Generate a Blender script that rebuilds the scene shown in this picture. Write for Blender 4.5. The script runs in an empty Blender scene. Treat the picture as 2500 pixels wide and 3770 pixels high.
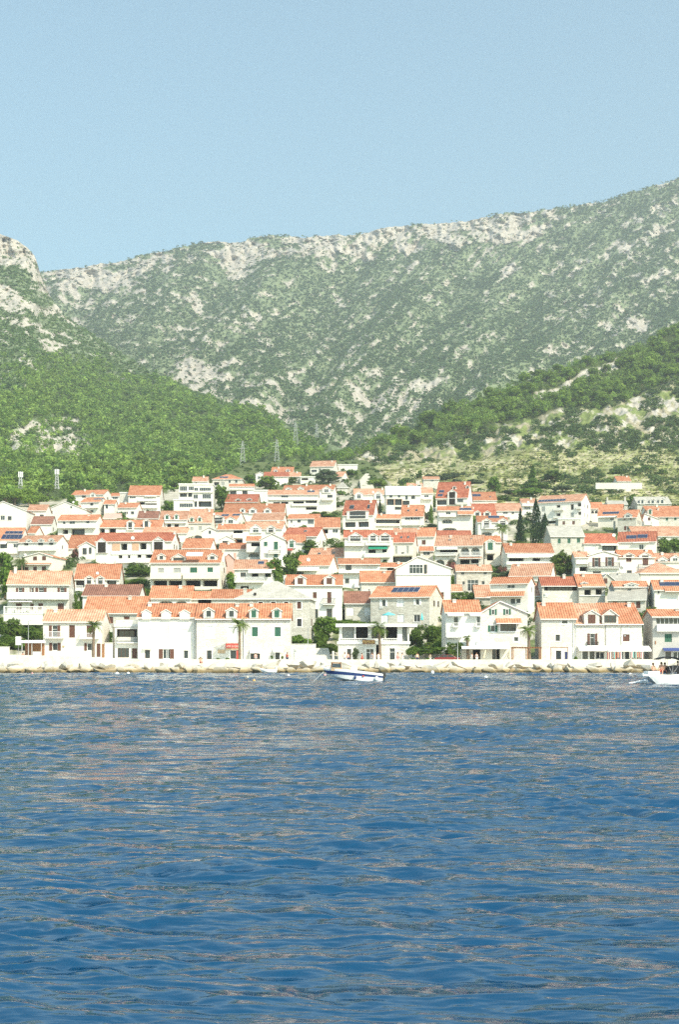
import bpy, math, random
import numpy as np
from mathutils import Vector, Matrix
rnd = random.Random(7)
S = bpy.context.scene
COL = S.collection
FPX, CX, HZ, CH = 5236.0, 1250.0, 2406.0, 3.0     # focal length and horizon of the photograph, camera height

# ------------------------------------------------------------------ noise
def _h(ix, iy, s):
    n = (ix * 374761393 + iy * 668265263 + s * 974711) & 0xffffffff
    n = ((n ^ (n >> 13)) * 1274126177) & 0xffffffff
    return ((n ^ (n >> 16)) & 0xffff) / 65535.0
def vnoise(x, y, s=0):
    x = np.asarray(x, float); y = np.asarray(y, float)
    ix = np.floor(x).astype(np.int64); iy = np.floor(y).astype(np.int64)
    fx = x - ix; fy = y - iy
    fx = fx * fx * (3 - 2 * fx); fy = fy * fy * (3 - 2 * fy)
    a = _h(ix, iy, s); b = _h(ix + 1, iy, s); c = _h(ix, iy + 1, s); d = _h(ix + 1, iy + 1, s)
    return (a * (1 - fx) + b * fx) * (1 - fy) + (c * (1 - fx) + d * fx) * fy
def fbm(x, y, o=5, s=0, g=0.5):
    t = 0; a = 1; n = 0
    for i in range(o):
        t = t + a * vnoise(x * 2 ** i + 17.3 * i, y * 2 ** i - 9.1 * i, s + i); n += a; a *= g
    return t / n

# ------------------------------------------------------------------ materials
MATS = {}
def nodes(m):
    m.use_nodes = True
    nt = m.node_tree
    return nt, nt.nodes['Principled BSDF']
def mat(name, col, rough=0.8, var=0.0, scale=1.0, bump=0.0, spec=0.3, metal=0.0, rand=0.0, fine=0.0, fscale=8.0):
    if name in MATS: return MATS[name]
    m = bpy.data.materials.new(name); nt, b = nodes(m)
    N, Lk = nt.nodes, nt.links
    b.inputs['Base Color'].default_value = (*col, 1)
    b.inputs['Roughness'].default_value = rough
    b.inputs['Metallic'].default_value = metal
    b.inputs['Specular IOR Level'].default_value = spec
    if var or bump or fine or rand:
        tc = N.new('ShaderNodeTexCoord')
        n = N.new('ShaderNodeTexNoise'); n.inputs['Scale'].default_value = scale; n.inputs['Detail'].default_value = 5
        Lk.new(tc.outputs['Object'], n.inputs['Vector'])
        n2 = N.new('ShaderNodeTexNoise'); n2.inputs['Scale'].default_value = fscale; n2.inputs['Detail'].default_value = 3
        Lk.new(tc.outputs['Object'], n2.inputs['Vector'])
        oi = N.new('ShaderNodeObjectInfo')
        def rng(sock, lo, hi, f0=0.25, f1=0.75):
            r = N.new('ShaderNodeMapRange'); r.inputs[1].default_value = f0; r.inputs[2].default_value = f1
            r.inputs[3].default_value = lo; r.inputs[4].default_value = hi
            Lk.new(sock, r.inputs[0]); return r.outputs[0]
        def mul(a, c):
            x = N.new('ShaderNodeMath'); x.operation = 'MULTIPLY'; Lk.new(a, x.inputs[0]); Lk.new(c, x.inputs[1]); return x.outputs[0]
        v = mul(rng(n.outputs[0], 1 - var, 1 + var), rng(n2.outputs[0], 1 - fine, 1 + fine))
        v = mul(v, rng(oi.outputs['Random'], 1 - rand, 1 + rand, 0, 1))
        vm = N.new('ShaderNodeVectorMath'); vm.operation = 'SCALE'
        vm.inputs[0].default_value = col; Lk.new(v, vm.inputs['Scale'])
        Lk.new(vm.outputs[0], b.inputs['Base Color'])
        if bump:
            bp = N.new('ShaderNodeBump'); bp.inputs['Strength'].default_value = bump; bp.inputs['Distance'].default_value = 0.05
            Lk.new(n2.outputs[0], bp.inputs['Height']); Lk.new(bp.outputs[0], b.inputs['Normal'])
    MATS[name] = m
    return m
def tile_mat(name, c1, c2, rand=0.1, rows=.9):
    m = bpy.data.materials.new(name); nt, b = nodes(m); N, Lk = nt.nodes, nt.links
    tc = N.new('ShaderNodeTexCoord')
    vo = N.new('ShaderNodeTexVoronoi'); vo.inputs['Scale'].default_value = 2.6
    Lk.new(tc.outputs['Object'], vo.inputs['Vector'])
    no = N.new('ShaderNodeTexNoise'); no.inputs['Scale'].default_value = 0.55; no.inputs['Detail'].default_value = 7; no.inputs['Roughness'].default_value = .62
    Lk.new(tc.outputs['Object'], no.inputs['Vector'])
    sp = N.new('ShaderNodeSeparateColor'); Lk.new(vo.outputs['Color'], sp.inputs[0])
    ad = N.new('ShaderNodeMath'); ad.operation = 'MULTIPLY_ADD'; Lk.new(sp.outputs[0], ad.inputs[0]); ad.inputs[1].default_value = 0.28
    Lk.new(no.outputs[0], ad.inputs[2])
    mr = N.new('ShaderNodeMapRange'); mr.inputs[1].default_value = 0.38; mr.inputs[2].default_value = .92; Lk.new(ad.outputs[0], mr.inputs[0])
    mx = N.new('ShaderNodeMix'); mx.data_type = 'RGBA'; mx.inputs[6].default_value = (*c1, 1); mx.inputs[7].default_value = (*c2, 1)
    Lk.new(mr.outputs[0], mx.inputs[0])
    oi = N.new('ShaderNodeObjectInfo')
    r = N.new('ShaderNodeMapRange'); r.inputs[3].default_value = 1 - rand; r.inputs[4].default_value = 1 + rand; Lk.new(oi.outputs['Random'], r.inputs[0])
    vm = N.new('ShaderNodeVectorMath'); vm.operation = 'SCALE'; Lk.new(mx.outputs[2], vm.inputs[0]); Lk.new(r.outputs[0], vm.inputs['Scale'])
    Lk.new(vm.outputs[0], b.inputs['Base Color']); b.inputs['Roughness'].default_value = 0.85; b.inputs['Specular IOR Level'].default_value = 0.2
    wv = N.new('ShaderNodeTexWave'); wv.inputs['Scale'].default_value = .74; wv.inputs['Distortion'].default_value = 0.6; wv.bands_direction = 'X'
    Lk.new(tc.outputs['Object'], wv.inputs['Vector'])
    bp = N.new('ShaderNodeBump'); bp.inputs['Strength'].default_value = rows; bp.inputs['Distance'].default_value = 0.14
    Lk.new(wv.outputs['Fac'], bp.inputs['Height']); Lk.new(bp.outputs[0], b.inputs['Normal'])
    MATS[name] = m; return m
def stone_mat(name, c1, c2, cell=2.2, mortar=(0.55, 0.52, 0.46)):
    m = bpy.data.materials.new(name); nt, b = nodes(m); N, Lk = nt.nodes, nt.links
    tc = N.new('ShaderNodeTexCoord'); mp = N.new('ShaderNodeMapping'); mp.inputs['Scale'].default_value = (cell * .7, cell * .7, cell * 1.6)
    Lk.new(tc.outputs['Object'], mp.inputs[0])
    vo = N.new('ShaderNodeTexVoronoi'); vo.inputs['Scale'].default_value = 1; Lk.new(mp.outputs[0], vo.inputs['Vector'])
    ve = N.new('ShaderNodeTexVoronoi'); ve.feature = 'DISTANCE_TO_EDGE'; ve.inputs['Scale'].default_value = 1; Lk.new(mp.outputs[0], ve.inputs['Vector'])
    no = N.new('ShaderNodeTexNoise'); no.inputs['Scale'].default_value = 0.45; no.inputs['Detail'].default_value = 5; Lk.new(tc.outputs['Object'], no.inputs['Vector'])
    sp = N.new('ShaderNodeSeparateColor'); Lk.new(vo.outputs['Color'], sp.inputs[0])
    ad = N.new('ShaderNodeMath'); ad.operation = 'MULTIPLY_ADD'; Lk.new(sp.outputs[0], ad.inputs[0]); ad.inputs[1].default_value = 0.55; Lk.new(no.outputs[0], ad.inputs[2])
    mr = N.new('ShaderNodeMapRange'); mr.inputs[1].default_value = 0.4; mr.inputs[2].default_value = 1.1; Lk.new(ad.outputs[0], mr.inputs[0])
    mx = N.new('ShaderNodeMix'); mx.data_type = 'RGBA'; mx.inputs[6].default_value = (*c1, 1); mx.inputs[7].default_value = (*c2, 1); Lk.new(mr.outputs[0], mx.inputs[0])
    ed = N.new('ShaderNodeMapRange'); ed.inputs[2].default_value = 0.08; Lk.new(ve.outputs['Distance'], ed.inputs[0])
    m2 = N.new('ShaderNodeMix'); m2.data_type = 'RGBA'; m2.inputs[6].default_value = (*mortar, 1); Lk.new(mx.outputs[2], m2.inputs[7]); Lk.new(ed.outputs[0], m2.inputs[0])
    Lk.new(m2.outputs[2], b.inputs['Base Color']); b.inputs['Roughness'].default_value = 0.9; b.inputs['Specular IOR Level'].default_value = 0.15
    bp = N.new('ShaderNodeBump'); bp.inputs['Strength'].default_value = 0.5; bp.inputs['Distance'].default_value = 0.04
    Lk.new(ed.outputs[0], bp.inputs['Height']); Lk.new(bp.outputs[0], b.inputs['Normal'])
    MATS[name] = m; return m
def attr_mat(name, rough=0.9, amp=0.35, scale=0.6, trans=0.0, bump=0.0):
    """surface whose own colour is stored per vertex (rock, soil, scrub, leaf), broken up by fine noise"""
    m = bpy.data.materials.new(name); nt, b = nodes(m); N, Lk = nt.nodes, nt.links
    at = N.new('ShaderNodeAttribute'); at.attribute_name = 'own'
    tc = N.new('ShaderNodeTexCoord')
    no = N.new('ShaderNodeTexNoise'); no.inputs['Scale'].default_value = scale; no.inputs['Detail'].default_value = 4
    Lk.new(tc.outputs['Object'], no.inputs['Vector'])
    mr = N.new('ShaderNodeMapRange'); mr.inputs[1].default_value = 0.3; mr.inputs[2].default_value = 0.7
    mr.inputs[3].default_value = 1 - amp; mr.inputs[4].default_value = 1 + amp; Lk.new(no.outputs[0], mr.inputs[0])
    vm = N.new('ShaderNodeVectorMath'); vm.operation = 'SCALE'; Lk.new(at.outputs['Color'], vm.inputs[0]); Lk.new(mr.outputs[0], vm.inputs['Scale'])
    Lk.new(vm.outputs[0], b.inputs['Base Color']); b.inputs['Roughness'].default_value = rough; b.inputs['Specular IOR Level'].default_value = 0.1
    if trans:
        tr = N.new('ShaderNodeBsdfTranslucent'); Lk.new(vm.outputs[0], tr.inputs[0])
        ms = N.new('ShaderNodeMixShader'); ms.inputs[0].default_value = trans
        Lk.new(b.outputs[0], ms.inputs[1]); Lk.new(tr.outputs[0], ms.inputs[2]); Lk.new(ms.outputs[0], N['Material Output'].inputs[0])
    if bump:
        bp = N.new('ShaderNodeBump'); bp.inputs['Strength'].default_value = bump; bp.inputs['Distance'].default_value = 1.0
        Lk.new(no.outputs[0], bp.inputs['Height']); Lk.new(bp.outputs[0], b.inputs['Normal'])
    MATS[name] = m; return m
def leaf_mat(name, col, col2, rand=0.15):
    m = bpy.data.materials.new(name); nt, b = nodes(m); N, Lk = nt.nodes, nt.links
    tc = N.new('ShaderNodeTexCoord')
    no = N.new('ShaderNodeTexNoise'); no.inputs['Scale'].default_value = 2.2; no.inputs['Detail'].default_value = 4; Lk.new(tc.outputs['Object'], no.inputs['Vector'])
    mr = N.new('ShaderNodeMapRange'); mr.inputs[1].default_value = 0.35; mr.inputs[2].default_value = 0.68; Lk.new(no.outputs[0], mr.inputs[0])
    mx = N.new('ShaderNodeMix'); mx.data_type = 'RGBA'; mx.inputs[6].default_value = (*col, 1); mx.inputs[7].default_value = (*col2, 1); Lk.new(mr.outputs[0], mx.inputs[0])
    oi = N.new('ShaderNodeObjectInfo')
    r = N.new('ShaderNodeMapRange'); r.inputs[3].default_value = 1 - rand; r.inputs[4].default_value = 1 + rand; Lk.new(oi.outputs['Random'], r.inputs[0])
    vm = N.new('ShaderNodeVectorMath'); vm.operation = 'SCALE'; Lk.new(mx.outputs[2], vm.inputs[0]); Lk.new(r.outputs[0], vm.inputs['Scale'])
    Lk.new(vm.outputs[0], b.inputs['Base Color']); b.inputs['Roughness'].default_value = 0.7; b.inputs['Specular IOR Level'].default_value = 0.15
    tr = N.new('ShaderNodeBsdfTranslucent'); Lk.new(vm.outputs[0], tr.inputs[0])
    ms = N.new('ShaderNodeMixShader'); ms.inputs[0].default_value = 0.45
    out = N['Material Output']; Lk.new(b.outputs[0], ms.inputs[1]); Lk.new(tr.outputs[0], ms.inputs[2]); Lk.new(ms.outputs[0], out.inputs[0])
    MATS[name] = m; return m

mat('w', (.79, .765, .70), .85, .09, .35, fine=.06, rand=.07)            # white render
mat('c', (.75, .71, .62), .85, .06, .5, fine=.05, rand=.04)            # cream render
mat('y', (.52, .50, .46), .85, .07, .5, fine=.05, rand=.05)            # grey render
mat('k', (.66, .40, .33), .85, .06, .5, fine=.05)                      # pink render
mat('q', (.62, .40, .27), .85, .10, .8, fine=.12, fscale=5)            # raw brick
stone_mat('s', (.46, .435, .37), (.68, .655, .59))
stone_mat('h', (.59, .565, .50), (.77, .745, .685))
tile_mat('o', (.42, .145, .07), (.64, .32, .19), .17)
tile_mat('p', (.44, .20, .115), (.74, .45, .31), .16)
tile_mat('r', (.33, .09, .05), (.56, .215, .13), .16)
tile_mat('b', (.22, .10, .07), (.40, .20, .14))
tile_mat('g', (.34, .325, .285), (.52, .50, .44), .1, .12)
tile_mat('x', (.74, .73, .70), (.82, .81, .78), .05, .05)
mat('glass', (.03, .04, .045), .12, spec=.6)
mat('dark_room', (.028, .022, .018), .9)  # near-black stands in for shade inside unlit openings; also curtains and vents
mat('frame', (.80, .79, .76), .5, .04, 2)
mat('trim', (.84, .83, .80), .7, .04, 1, fine=.04)
mat('shG', (.035, .13, .08), .6, .1, 2, fine=.15); mat('shB', (.13, .055, .035), .6, .1, 2, fine=.15)
mat('shW', (.86, .86, .85), .6, .03, 2); mat('shY', (.42, .43, .40), .6, .1, 2)
mat('brown_frame', (.12, .06, .04), .6)
mat('cloth_white', (.87, .86, .82), .9, .03, 1); mat('cloth_green', (.02, .33, .2), .8, .05, 1); mat('cloth_blue', (.05, .08, .25), .8)
mat('cloth_turquoise', (.15, .6, .62), .8); mat('cloth_beige', (.72, .62, .45), .9, .06, 2); mat('cloth_red', (.5, .08, .06), .8)
mat('solar', (.018, .028, .075), .18, spec=.7); mat('metal', (.45, .46, .47), .45, metal=.6); mat('dish', (.85, .85, .83), .5)
mat('metal_pale', (.62, .63, .62), .55, .05, 1); mat('iron', (.05, .05, .05), .6)
mat('wood', (.30, .14, .06), .7, .15, 2); mat('wood_pale', (.5, .36, .22), .7, .15, 2)
mat('concrete', (.72, .69, .61), .9, .20, .3, bump=.4, fine=.16, fscale=2.2)
mat('bark', (.14, .095, .06), .9, .2, 3, bump=.4, fine=.2); mat('palm_bark', (.22, .16, .11), .9, .2, 3, bump=.5, fine=.3, fscale=6)
leaf_mat('leaf', (.09, .17, .022), (.24, .36, .065)); leaf_mat('leaf_dark', (.075, .135, .02), (.19, .275, .055))
leaf_mat('leaf_light', (.12, .19, .03), (.26, .34, .07)); leaf_mat('leaf_olive', (.075, .11, .05), (.16, .21, .10))
leaf_mat('pine', (.15, .24, .035), (.32, .44, .085)); leaf_mat('cypress', (.018, .042, .014), (.045, .085, .028))
leaf_mat('palm_leaf', (.10, .16, .03), (.26, .34, .09)); leaf_mat('pink_leaf', (.10, .11, .04), (.45, .14, .16))
attr_mat('terrain', amp=.22, scale=.35, bump=.35); attr_mat('rocky', amp=.25, scale=.22, bump=.6); attr_mat('foliage', amp=.35, scale=.5, trans=.45)

# ------------------------------------------------------------------ mesh builder
class MB:
    def __init__(s): s.v = []; s.f = []; s.m = []; s.sm = []
    def quad(s, pts, mi=0, smooth=False):
        n = len(s.v); s.v += [tuple(p) for p in pts]; s.f.append(tuple(range(n, n + len(pts)))); s.m.append(mi); s.sm.append(smooth)
    def box(s, x0, y0, z0, x1, y1, z1, mi=0):
        n = len(s.v)
        s.v += [(x0, y0, z0), (x1, y0, z0), (x1, y1, z0), (x0, y1, z0), (x0, y0, z1), (x1, y0, z1), (x1, y1, z1), (x0, y1, z1)]
        for q in ((0, 3, 2, 1), (4, 5, 6, 7), (0, 1, 5, 4), (1, 2, 6, 5), (2, 3, 7, 6), (3, 0, 4, 7)):
            s.f.append(tuple(n + i for i in q)); s.m.append(mi); s.sm.append(False)
    def prism(s, poly, axis, a, b, mi=0):
        """extrude a closed 2-D outline along an axis: 'x' -> (y,z), 'y' -> (x,z), 'z' -> (x,y)"""
        def P(p, t): return {'x': (t, p[0], p[1]), 'y': (p[0], t, p[1]), 'z': (p[0], p[1], t)}[axis]
        n = len(s.v); k = len(poly)
        s.v += [P(p, a) for p in poly] + [P(p, b) for p in poly]
        fs = [tuple(range(n, n + k)), tuple(range(n + 2 * k - 1, n + k - 1, -1))] + [(n + i, n + k + i, n + k + (i + 1) % k, n + (i + 1) % k) for i in range(k)]
        for f in fs: s.f.append(f); s.m.append(mi); s.sm.append(False)
    def tube(s, pts, rads, seg=8, mi=0, cap=True):
        pts = [Vector(p) for p in pts]; n0 = len(s.v)
        for i, p in enumerate(pts):
            d = (pts[min(i + 1, len(pts) - 1)] - pts[max(i - 1, 0)]).normalized()
            a = d.cross(Vector((0, 0, 1)) if abs(d.z) < .9 else Vector((1, 0, 0))).normalized(); b = d.cross(a)
            for j in range(seg):
                t = 2 * math.pi * j / seg; s.v.append(tuple(p + rads[i] * (math.cos(t) * a + math.sin(t) * b)))
        for i in range(len(pts) - 1):
            for j in range(seg):
                a = n0 + i * seg + j; b = n0 + i * seg + (j + 1) % seg
                s.f.append((a, b, b + seg, a + seg)); s.m.append(mi); s.sm.append(True)
        if cap:
            s.f.append(tuple(n0 + j for j in range(seg))); s.m.append(mi); s.sm.append(False)
            e = n0 + (len(pts) - 1) * seg; s.f.append(tuple(e + seg - 1 - j for j in range(seg))); s.m.append(mi); s.sm.append(False)
    def lathe(s, prof, c=(0, 0, 0), seg=12, mi=0):
        n0 = len(s.v)
        for r, z in prof:
            for j in range(seg):
                t = 2 * math.pi * j / seg; s.v.append((c[0] + r * math.cos(t), c[1] + r * math.sin(t), c[2] + z))
        for i in range(len(prof) - 1):
            for j in range(seg):
                a = n0 + i * seg + j; b = n0 + i * seg + (j + 1) % seg
                s.f.append((a, b, b + seg, a + seg)); s.m.append(mi); s.sm.append(True)
    def mesh(s, name, mats):
        me = bpy.data.meshes.new(name); me.from_pydata(s.v, [], s.f)
        for m in mats: me.materials.append(MATS[m])
        me.polygons.foreach_set('material_index', s.m); me.polygons.foreach_set('use_smooth', s.sm)
        me.update(); return me
    def build(s, name, mats, parent=None, loc=(0, 0, 0)):
        return obj(name, s.mesh(name, [mats] if isinstance(mats, str) else mats), parent, loc)
def obj(name, me, parent=None, loc=(0, 0, 0), rz=0.0, sc=None):
    o = bpy.data.objects.new(name, me); COL.objects.link(o); o.location = loc; o.rotation_euler = (0, 0, rz)
    if sc: o.scale = sc
    if parent: o.parent = parent
    return o
def thing(name, label, cat, loc=(0, 0, 0), rz=0.0, group=None):
    return tag(obj(name, None, None, loc, rz), label, cat, group)
def tag(o, label, cat, group=None):
    o['label'] = label; o['category'] = cat
    if group: o['group'] = group
    return o
def kind(o, k): o['kind'] = k; return o
def npmesh(name, V, Fq, mats, own=None, smooth=False):
    """mesh from numpy arrays: V (n,3), Fq (m,4 or 3)"""
    me = bpy.data.meshes.new(name); n, k = Fq.shape
    me.vertices.add(len(V)); me.vertices.foreach_set('co', V.astype(np.float32).ravel())
    me.loops.add(n * k); me.loops.foreach_set('vertex_index', Fq.astype(np.int32).ravel())
    me.polygons.add(n); me.polygons.foreach_set('loop_start', np.arange(0, n * k, k, dtype=np.int32))
    me.polygons.foreach_set('use_smooth', np.full(n, smooth))
    for m in mats: me.materials.append(m)
    if own is not None:
        a = me.attributes.new('own', 'FLOAT_COLOR', 'POINT')
        c = np.ones((len(V), 4), np.float32); c[:, :3] = own; a.data.foreach_set('color', c.ravel())
    me.update(calc_edges=True); me.validate(); return me
def grid_faces(r, c):
    i = np.arange(r - 1)[:, None] * c + np.arange(c - 1)[None]
    return np.stack([i, i + 1, i + c + 1, i + c], -1).reshape(-1, 4)

# ------------------------------------------------------------------ where things stand
YT = [(2475, 222), (2440, 236), (2390, 252), (2330, 270), (2250, 291), (2170, 320), (2080, 365), (1990, 425), (1930, 475), (1860, 545), (1800, 600), (1740, 660), (1690, 720), (1640, 800)]
_py = np.array([a for a, b in YT][::-1], float); _yy = np.array([b for a, b in YT][::-1], float)
def Yt(py): return float(np.interp(py, _py, _yy))
def zat(py, Y): return CH + (HZ - py) / FPX * Y
def W3(px, py, Y=None):
    """point of the town slope seen at a photo position"""
    if Y is None: Y = Yt(py)
    return Vector(((px - CX) / FPX * Y, Y, zat(py, Y)))
TILE = {'A1': (0, 1680), 'A2': (620, 1680), 'A3': (1240, 1680), 'A4': (1860, 1680), 'B1': (0, 2080), 'B2': (620, 2080), 'B3': (1240, 2080), 'B4': (1860, 2080), 'S': (0, 0)}
def tx(t, x): return TILE[t][0] + (x / 2.45 if t != 'S' else x)
def ty(t, y): return TILE[t][1] + (y / 2.45 if t != 'S' else y)
# ------------------------------------------------------------------ parts of houses (shared meshes by size)
CACHE = {}
def cached(key, fn):
    if key not in CACHE: CACHE[key] = fn()
    return CACHE[key]
def frame_mb(w, h, t=0.07, d=0.05, mull=None):
    m = MB()
    m.box(0, -d, 0, t, 0.03, h); m.box(w - t, -d, 0, w, 0.03, h); m.box(t, -d, 0, w - t, 0.03, t); m.box(t, -d, h - t, w - t, 0.03, h)
    n = mull if mull is not None else max(1, round(w / 0.75))
    for i in range(1, n):
        x = w * i / n; m.box(x - t * .5, -d * .8, t, x + t * .5, 0.03, h - t)
    if h > 1.9: m.box(t, -d * .7, h * .68 - .03, w - t, 0.03, h * .68 + .03)
    return m
def r5(x): return max(.15, round(x / .05) * .05)
def window(parent, x, y, z, w, h, fr='frame', near=False):
    w, h = r5(w), r5(h)
    def mk():
        m = frame_mb(w, h); me = m.mesh('window', [fr]); p = MB(); p.box(.05, -.015, .05, w - .05, .02, h - .05)
        return me, p.mesh('pane', ['glass'])
    def mk1():
        m = frame_mb(w, h); m.box(.05, -.015, .05, w - .05, .02, h - .05, 1); return m.mesh('window', [fr, 'glass'])
    if near:
        a, b = cached(('wn', w, h, fr), mk); o = obj('window', a, parent, (x, y, z)); obj('pane', b, o)
    else: o = obj('window', cached(('wf', w, h, fr), mk1), parent, (x, y, z))
    return o
def shutter(parent, x, y, z, w, h, m, leaves=2):
    w, h = r5(w), r5(h)
    def mk():
        b = MB(); k = leaves
        for i in range(k):
            a0 = w * i / k + .015; a1 = w * (i + 1) / k - .015
            b.box(a0, -.02, 0, a0 + .07, .03, h); b.box(a1 - .07, -.02, 0, a1, .03, h); b.box(a0 + .07, -.02, 0, a1 - .07, .03, .08); b.box(a0 + .07, -.02, h - .08, a1 - .07, .03, h)
            n = max(3, int(h / .16))
            for j in range(n):
                zz = .08 + (h - .16) * j / n
                b.quad([(a0 + .07, -.012, zz), (a1 - .07, -.012, zz), (a1 - .07, .02, zz + (h - .16) / n), (a0 + .07, .02, zz + (h - .16) / n)])
            b.box(a0 + .07, .02, .08, a1 - .07, .03, h - .08)
        return b.mesh('shutter', [m])
    return obj('shutter', cached(('sh', w, h, m, leaves), mk), parent, (x, y, z))
def rail_mesh(w, h, d=1.1, m='trim', thick=.05, gap=.16):
    w, h = r5(w), r5(h)
    def mk():
        b = MB(); b.box(0, -d, h - .07, w, -d + .08, h); b.box(0, -d, 0.02, w, -d + .07, .09)
        for x in (0, w - .06): b.box(x, -d + .08, h - .06, x + .06, 0, h)
        n = max(2, int(w / gap))
        for i in range(n + 1):
            x = (w - thick) * i / n; b.box(x, -d + .01, .09, x + thick, -d + .01 + thick, h - .07)
        for sx in (0, w - thick):
            for i in range(1, 5): b.box(sx, -d + d * i / 5, .0, sx + thick, -d + d * i / 5 + thick, h - .06)
        return b.mesh('railing', [m])
    return cached(('rl', w, h, d, m, thick, gap), mk)

def gable_roof_mb(w, y0, y1, ze, zr, o=.35, e=.22, th=.16, hip=False, fascia=True):
    """ridge along x, eaves at y0 and y1"""
    m = MB(); h = (y1 - y0) / 2; s = (zr - ze) / h; ym = (y0 + y1) / 2; zo = ze - s * o
    if hip:
        i = min(h, w / 2 - .3)
        def C(dz, k=0):
            return [(-o, y0 - o, zo + dz), (w + o, y0 - o, zo + dz), (w + o, y1 + o, zo + dz), (-o, y1 + o, zo + dz), (i, ym, zr + dz), (w - i, ym, zr + dz)]
        t, b = C(0), C(-th)
        for q in ((0, 1, 5, 4), (2, 3, 4, 5), (1, 2, 5), (3, 0, 4)): m.quad([t[k] for k in q])
        for q in ((0, 1), (1, 2), (2, 3), (3, 0)): m.quad([t[q[0]], b[q[0]], b[q[1]], t[q[1]]], 1)
        m.quad([b[3], b[2], b[1], b[0]])
    else:
        poly = [(y0 - o, zo), (y0 - o, zo - th), (ym, zr - th), (y1 + o, zo - th), (y1 + o, zo), (ym, zr)]
        m.prism(poly, 'x', -e, w + e)
        m.prism([(ym - .16, zr - .05), (ym + .16, zr - .05), (ym + .09, zr + .09), (ym - .09, zr + .09)], 'x', -e - .01, w + e + .01)
    if fascia: m.box(-e + .02, y0 - o - .09, zo - th - .02, w + e - .02, y0 - o - .005, zo - .03, 1)
    return m
def gable_front_roof_mb(x0, x1, xa, z0, z1, za, y0, y1, o=.3, e=.25, th=.15):
    """ridge along y above xa; eaves at x0 (height z0) and x1 (height z1)"""
    m = MB(); sl = (za - z0) / (xa - x0); sr = (za - z1) / (x1 - xa)
    top = [(x0 - o, z0 - sl * o), (xa, za), (x1 + o, z1 - sr * o)]
    poly = [top[0], (top[0][0], top[0][1] - th), (xa, za - th), (top[2][0], top[2][1] - th), top[2], top[1]]
    m.prism(poly, 'y', y0 - e, y1 + e)
    # pale verge along the front edge
    for a, b in ((top[0], top[1]), (top[1], top[2])):
        m.quad([(a[0], y0 - e - .03, a[1] - .02), (a[0], y0 - e - .03, a[1] - th - .04), (b[0], y0 - e - .03, b[1] - th - .04), (b[0], y0 - e - .03, b[1] - .02)], 1)
    return m

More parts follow.
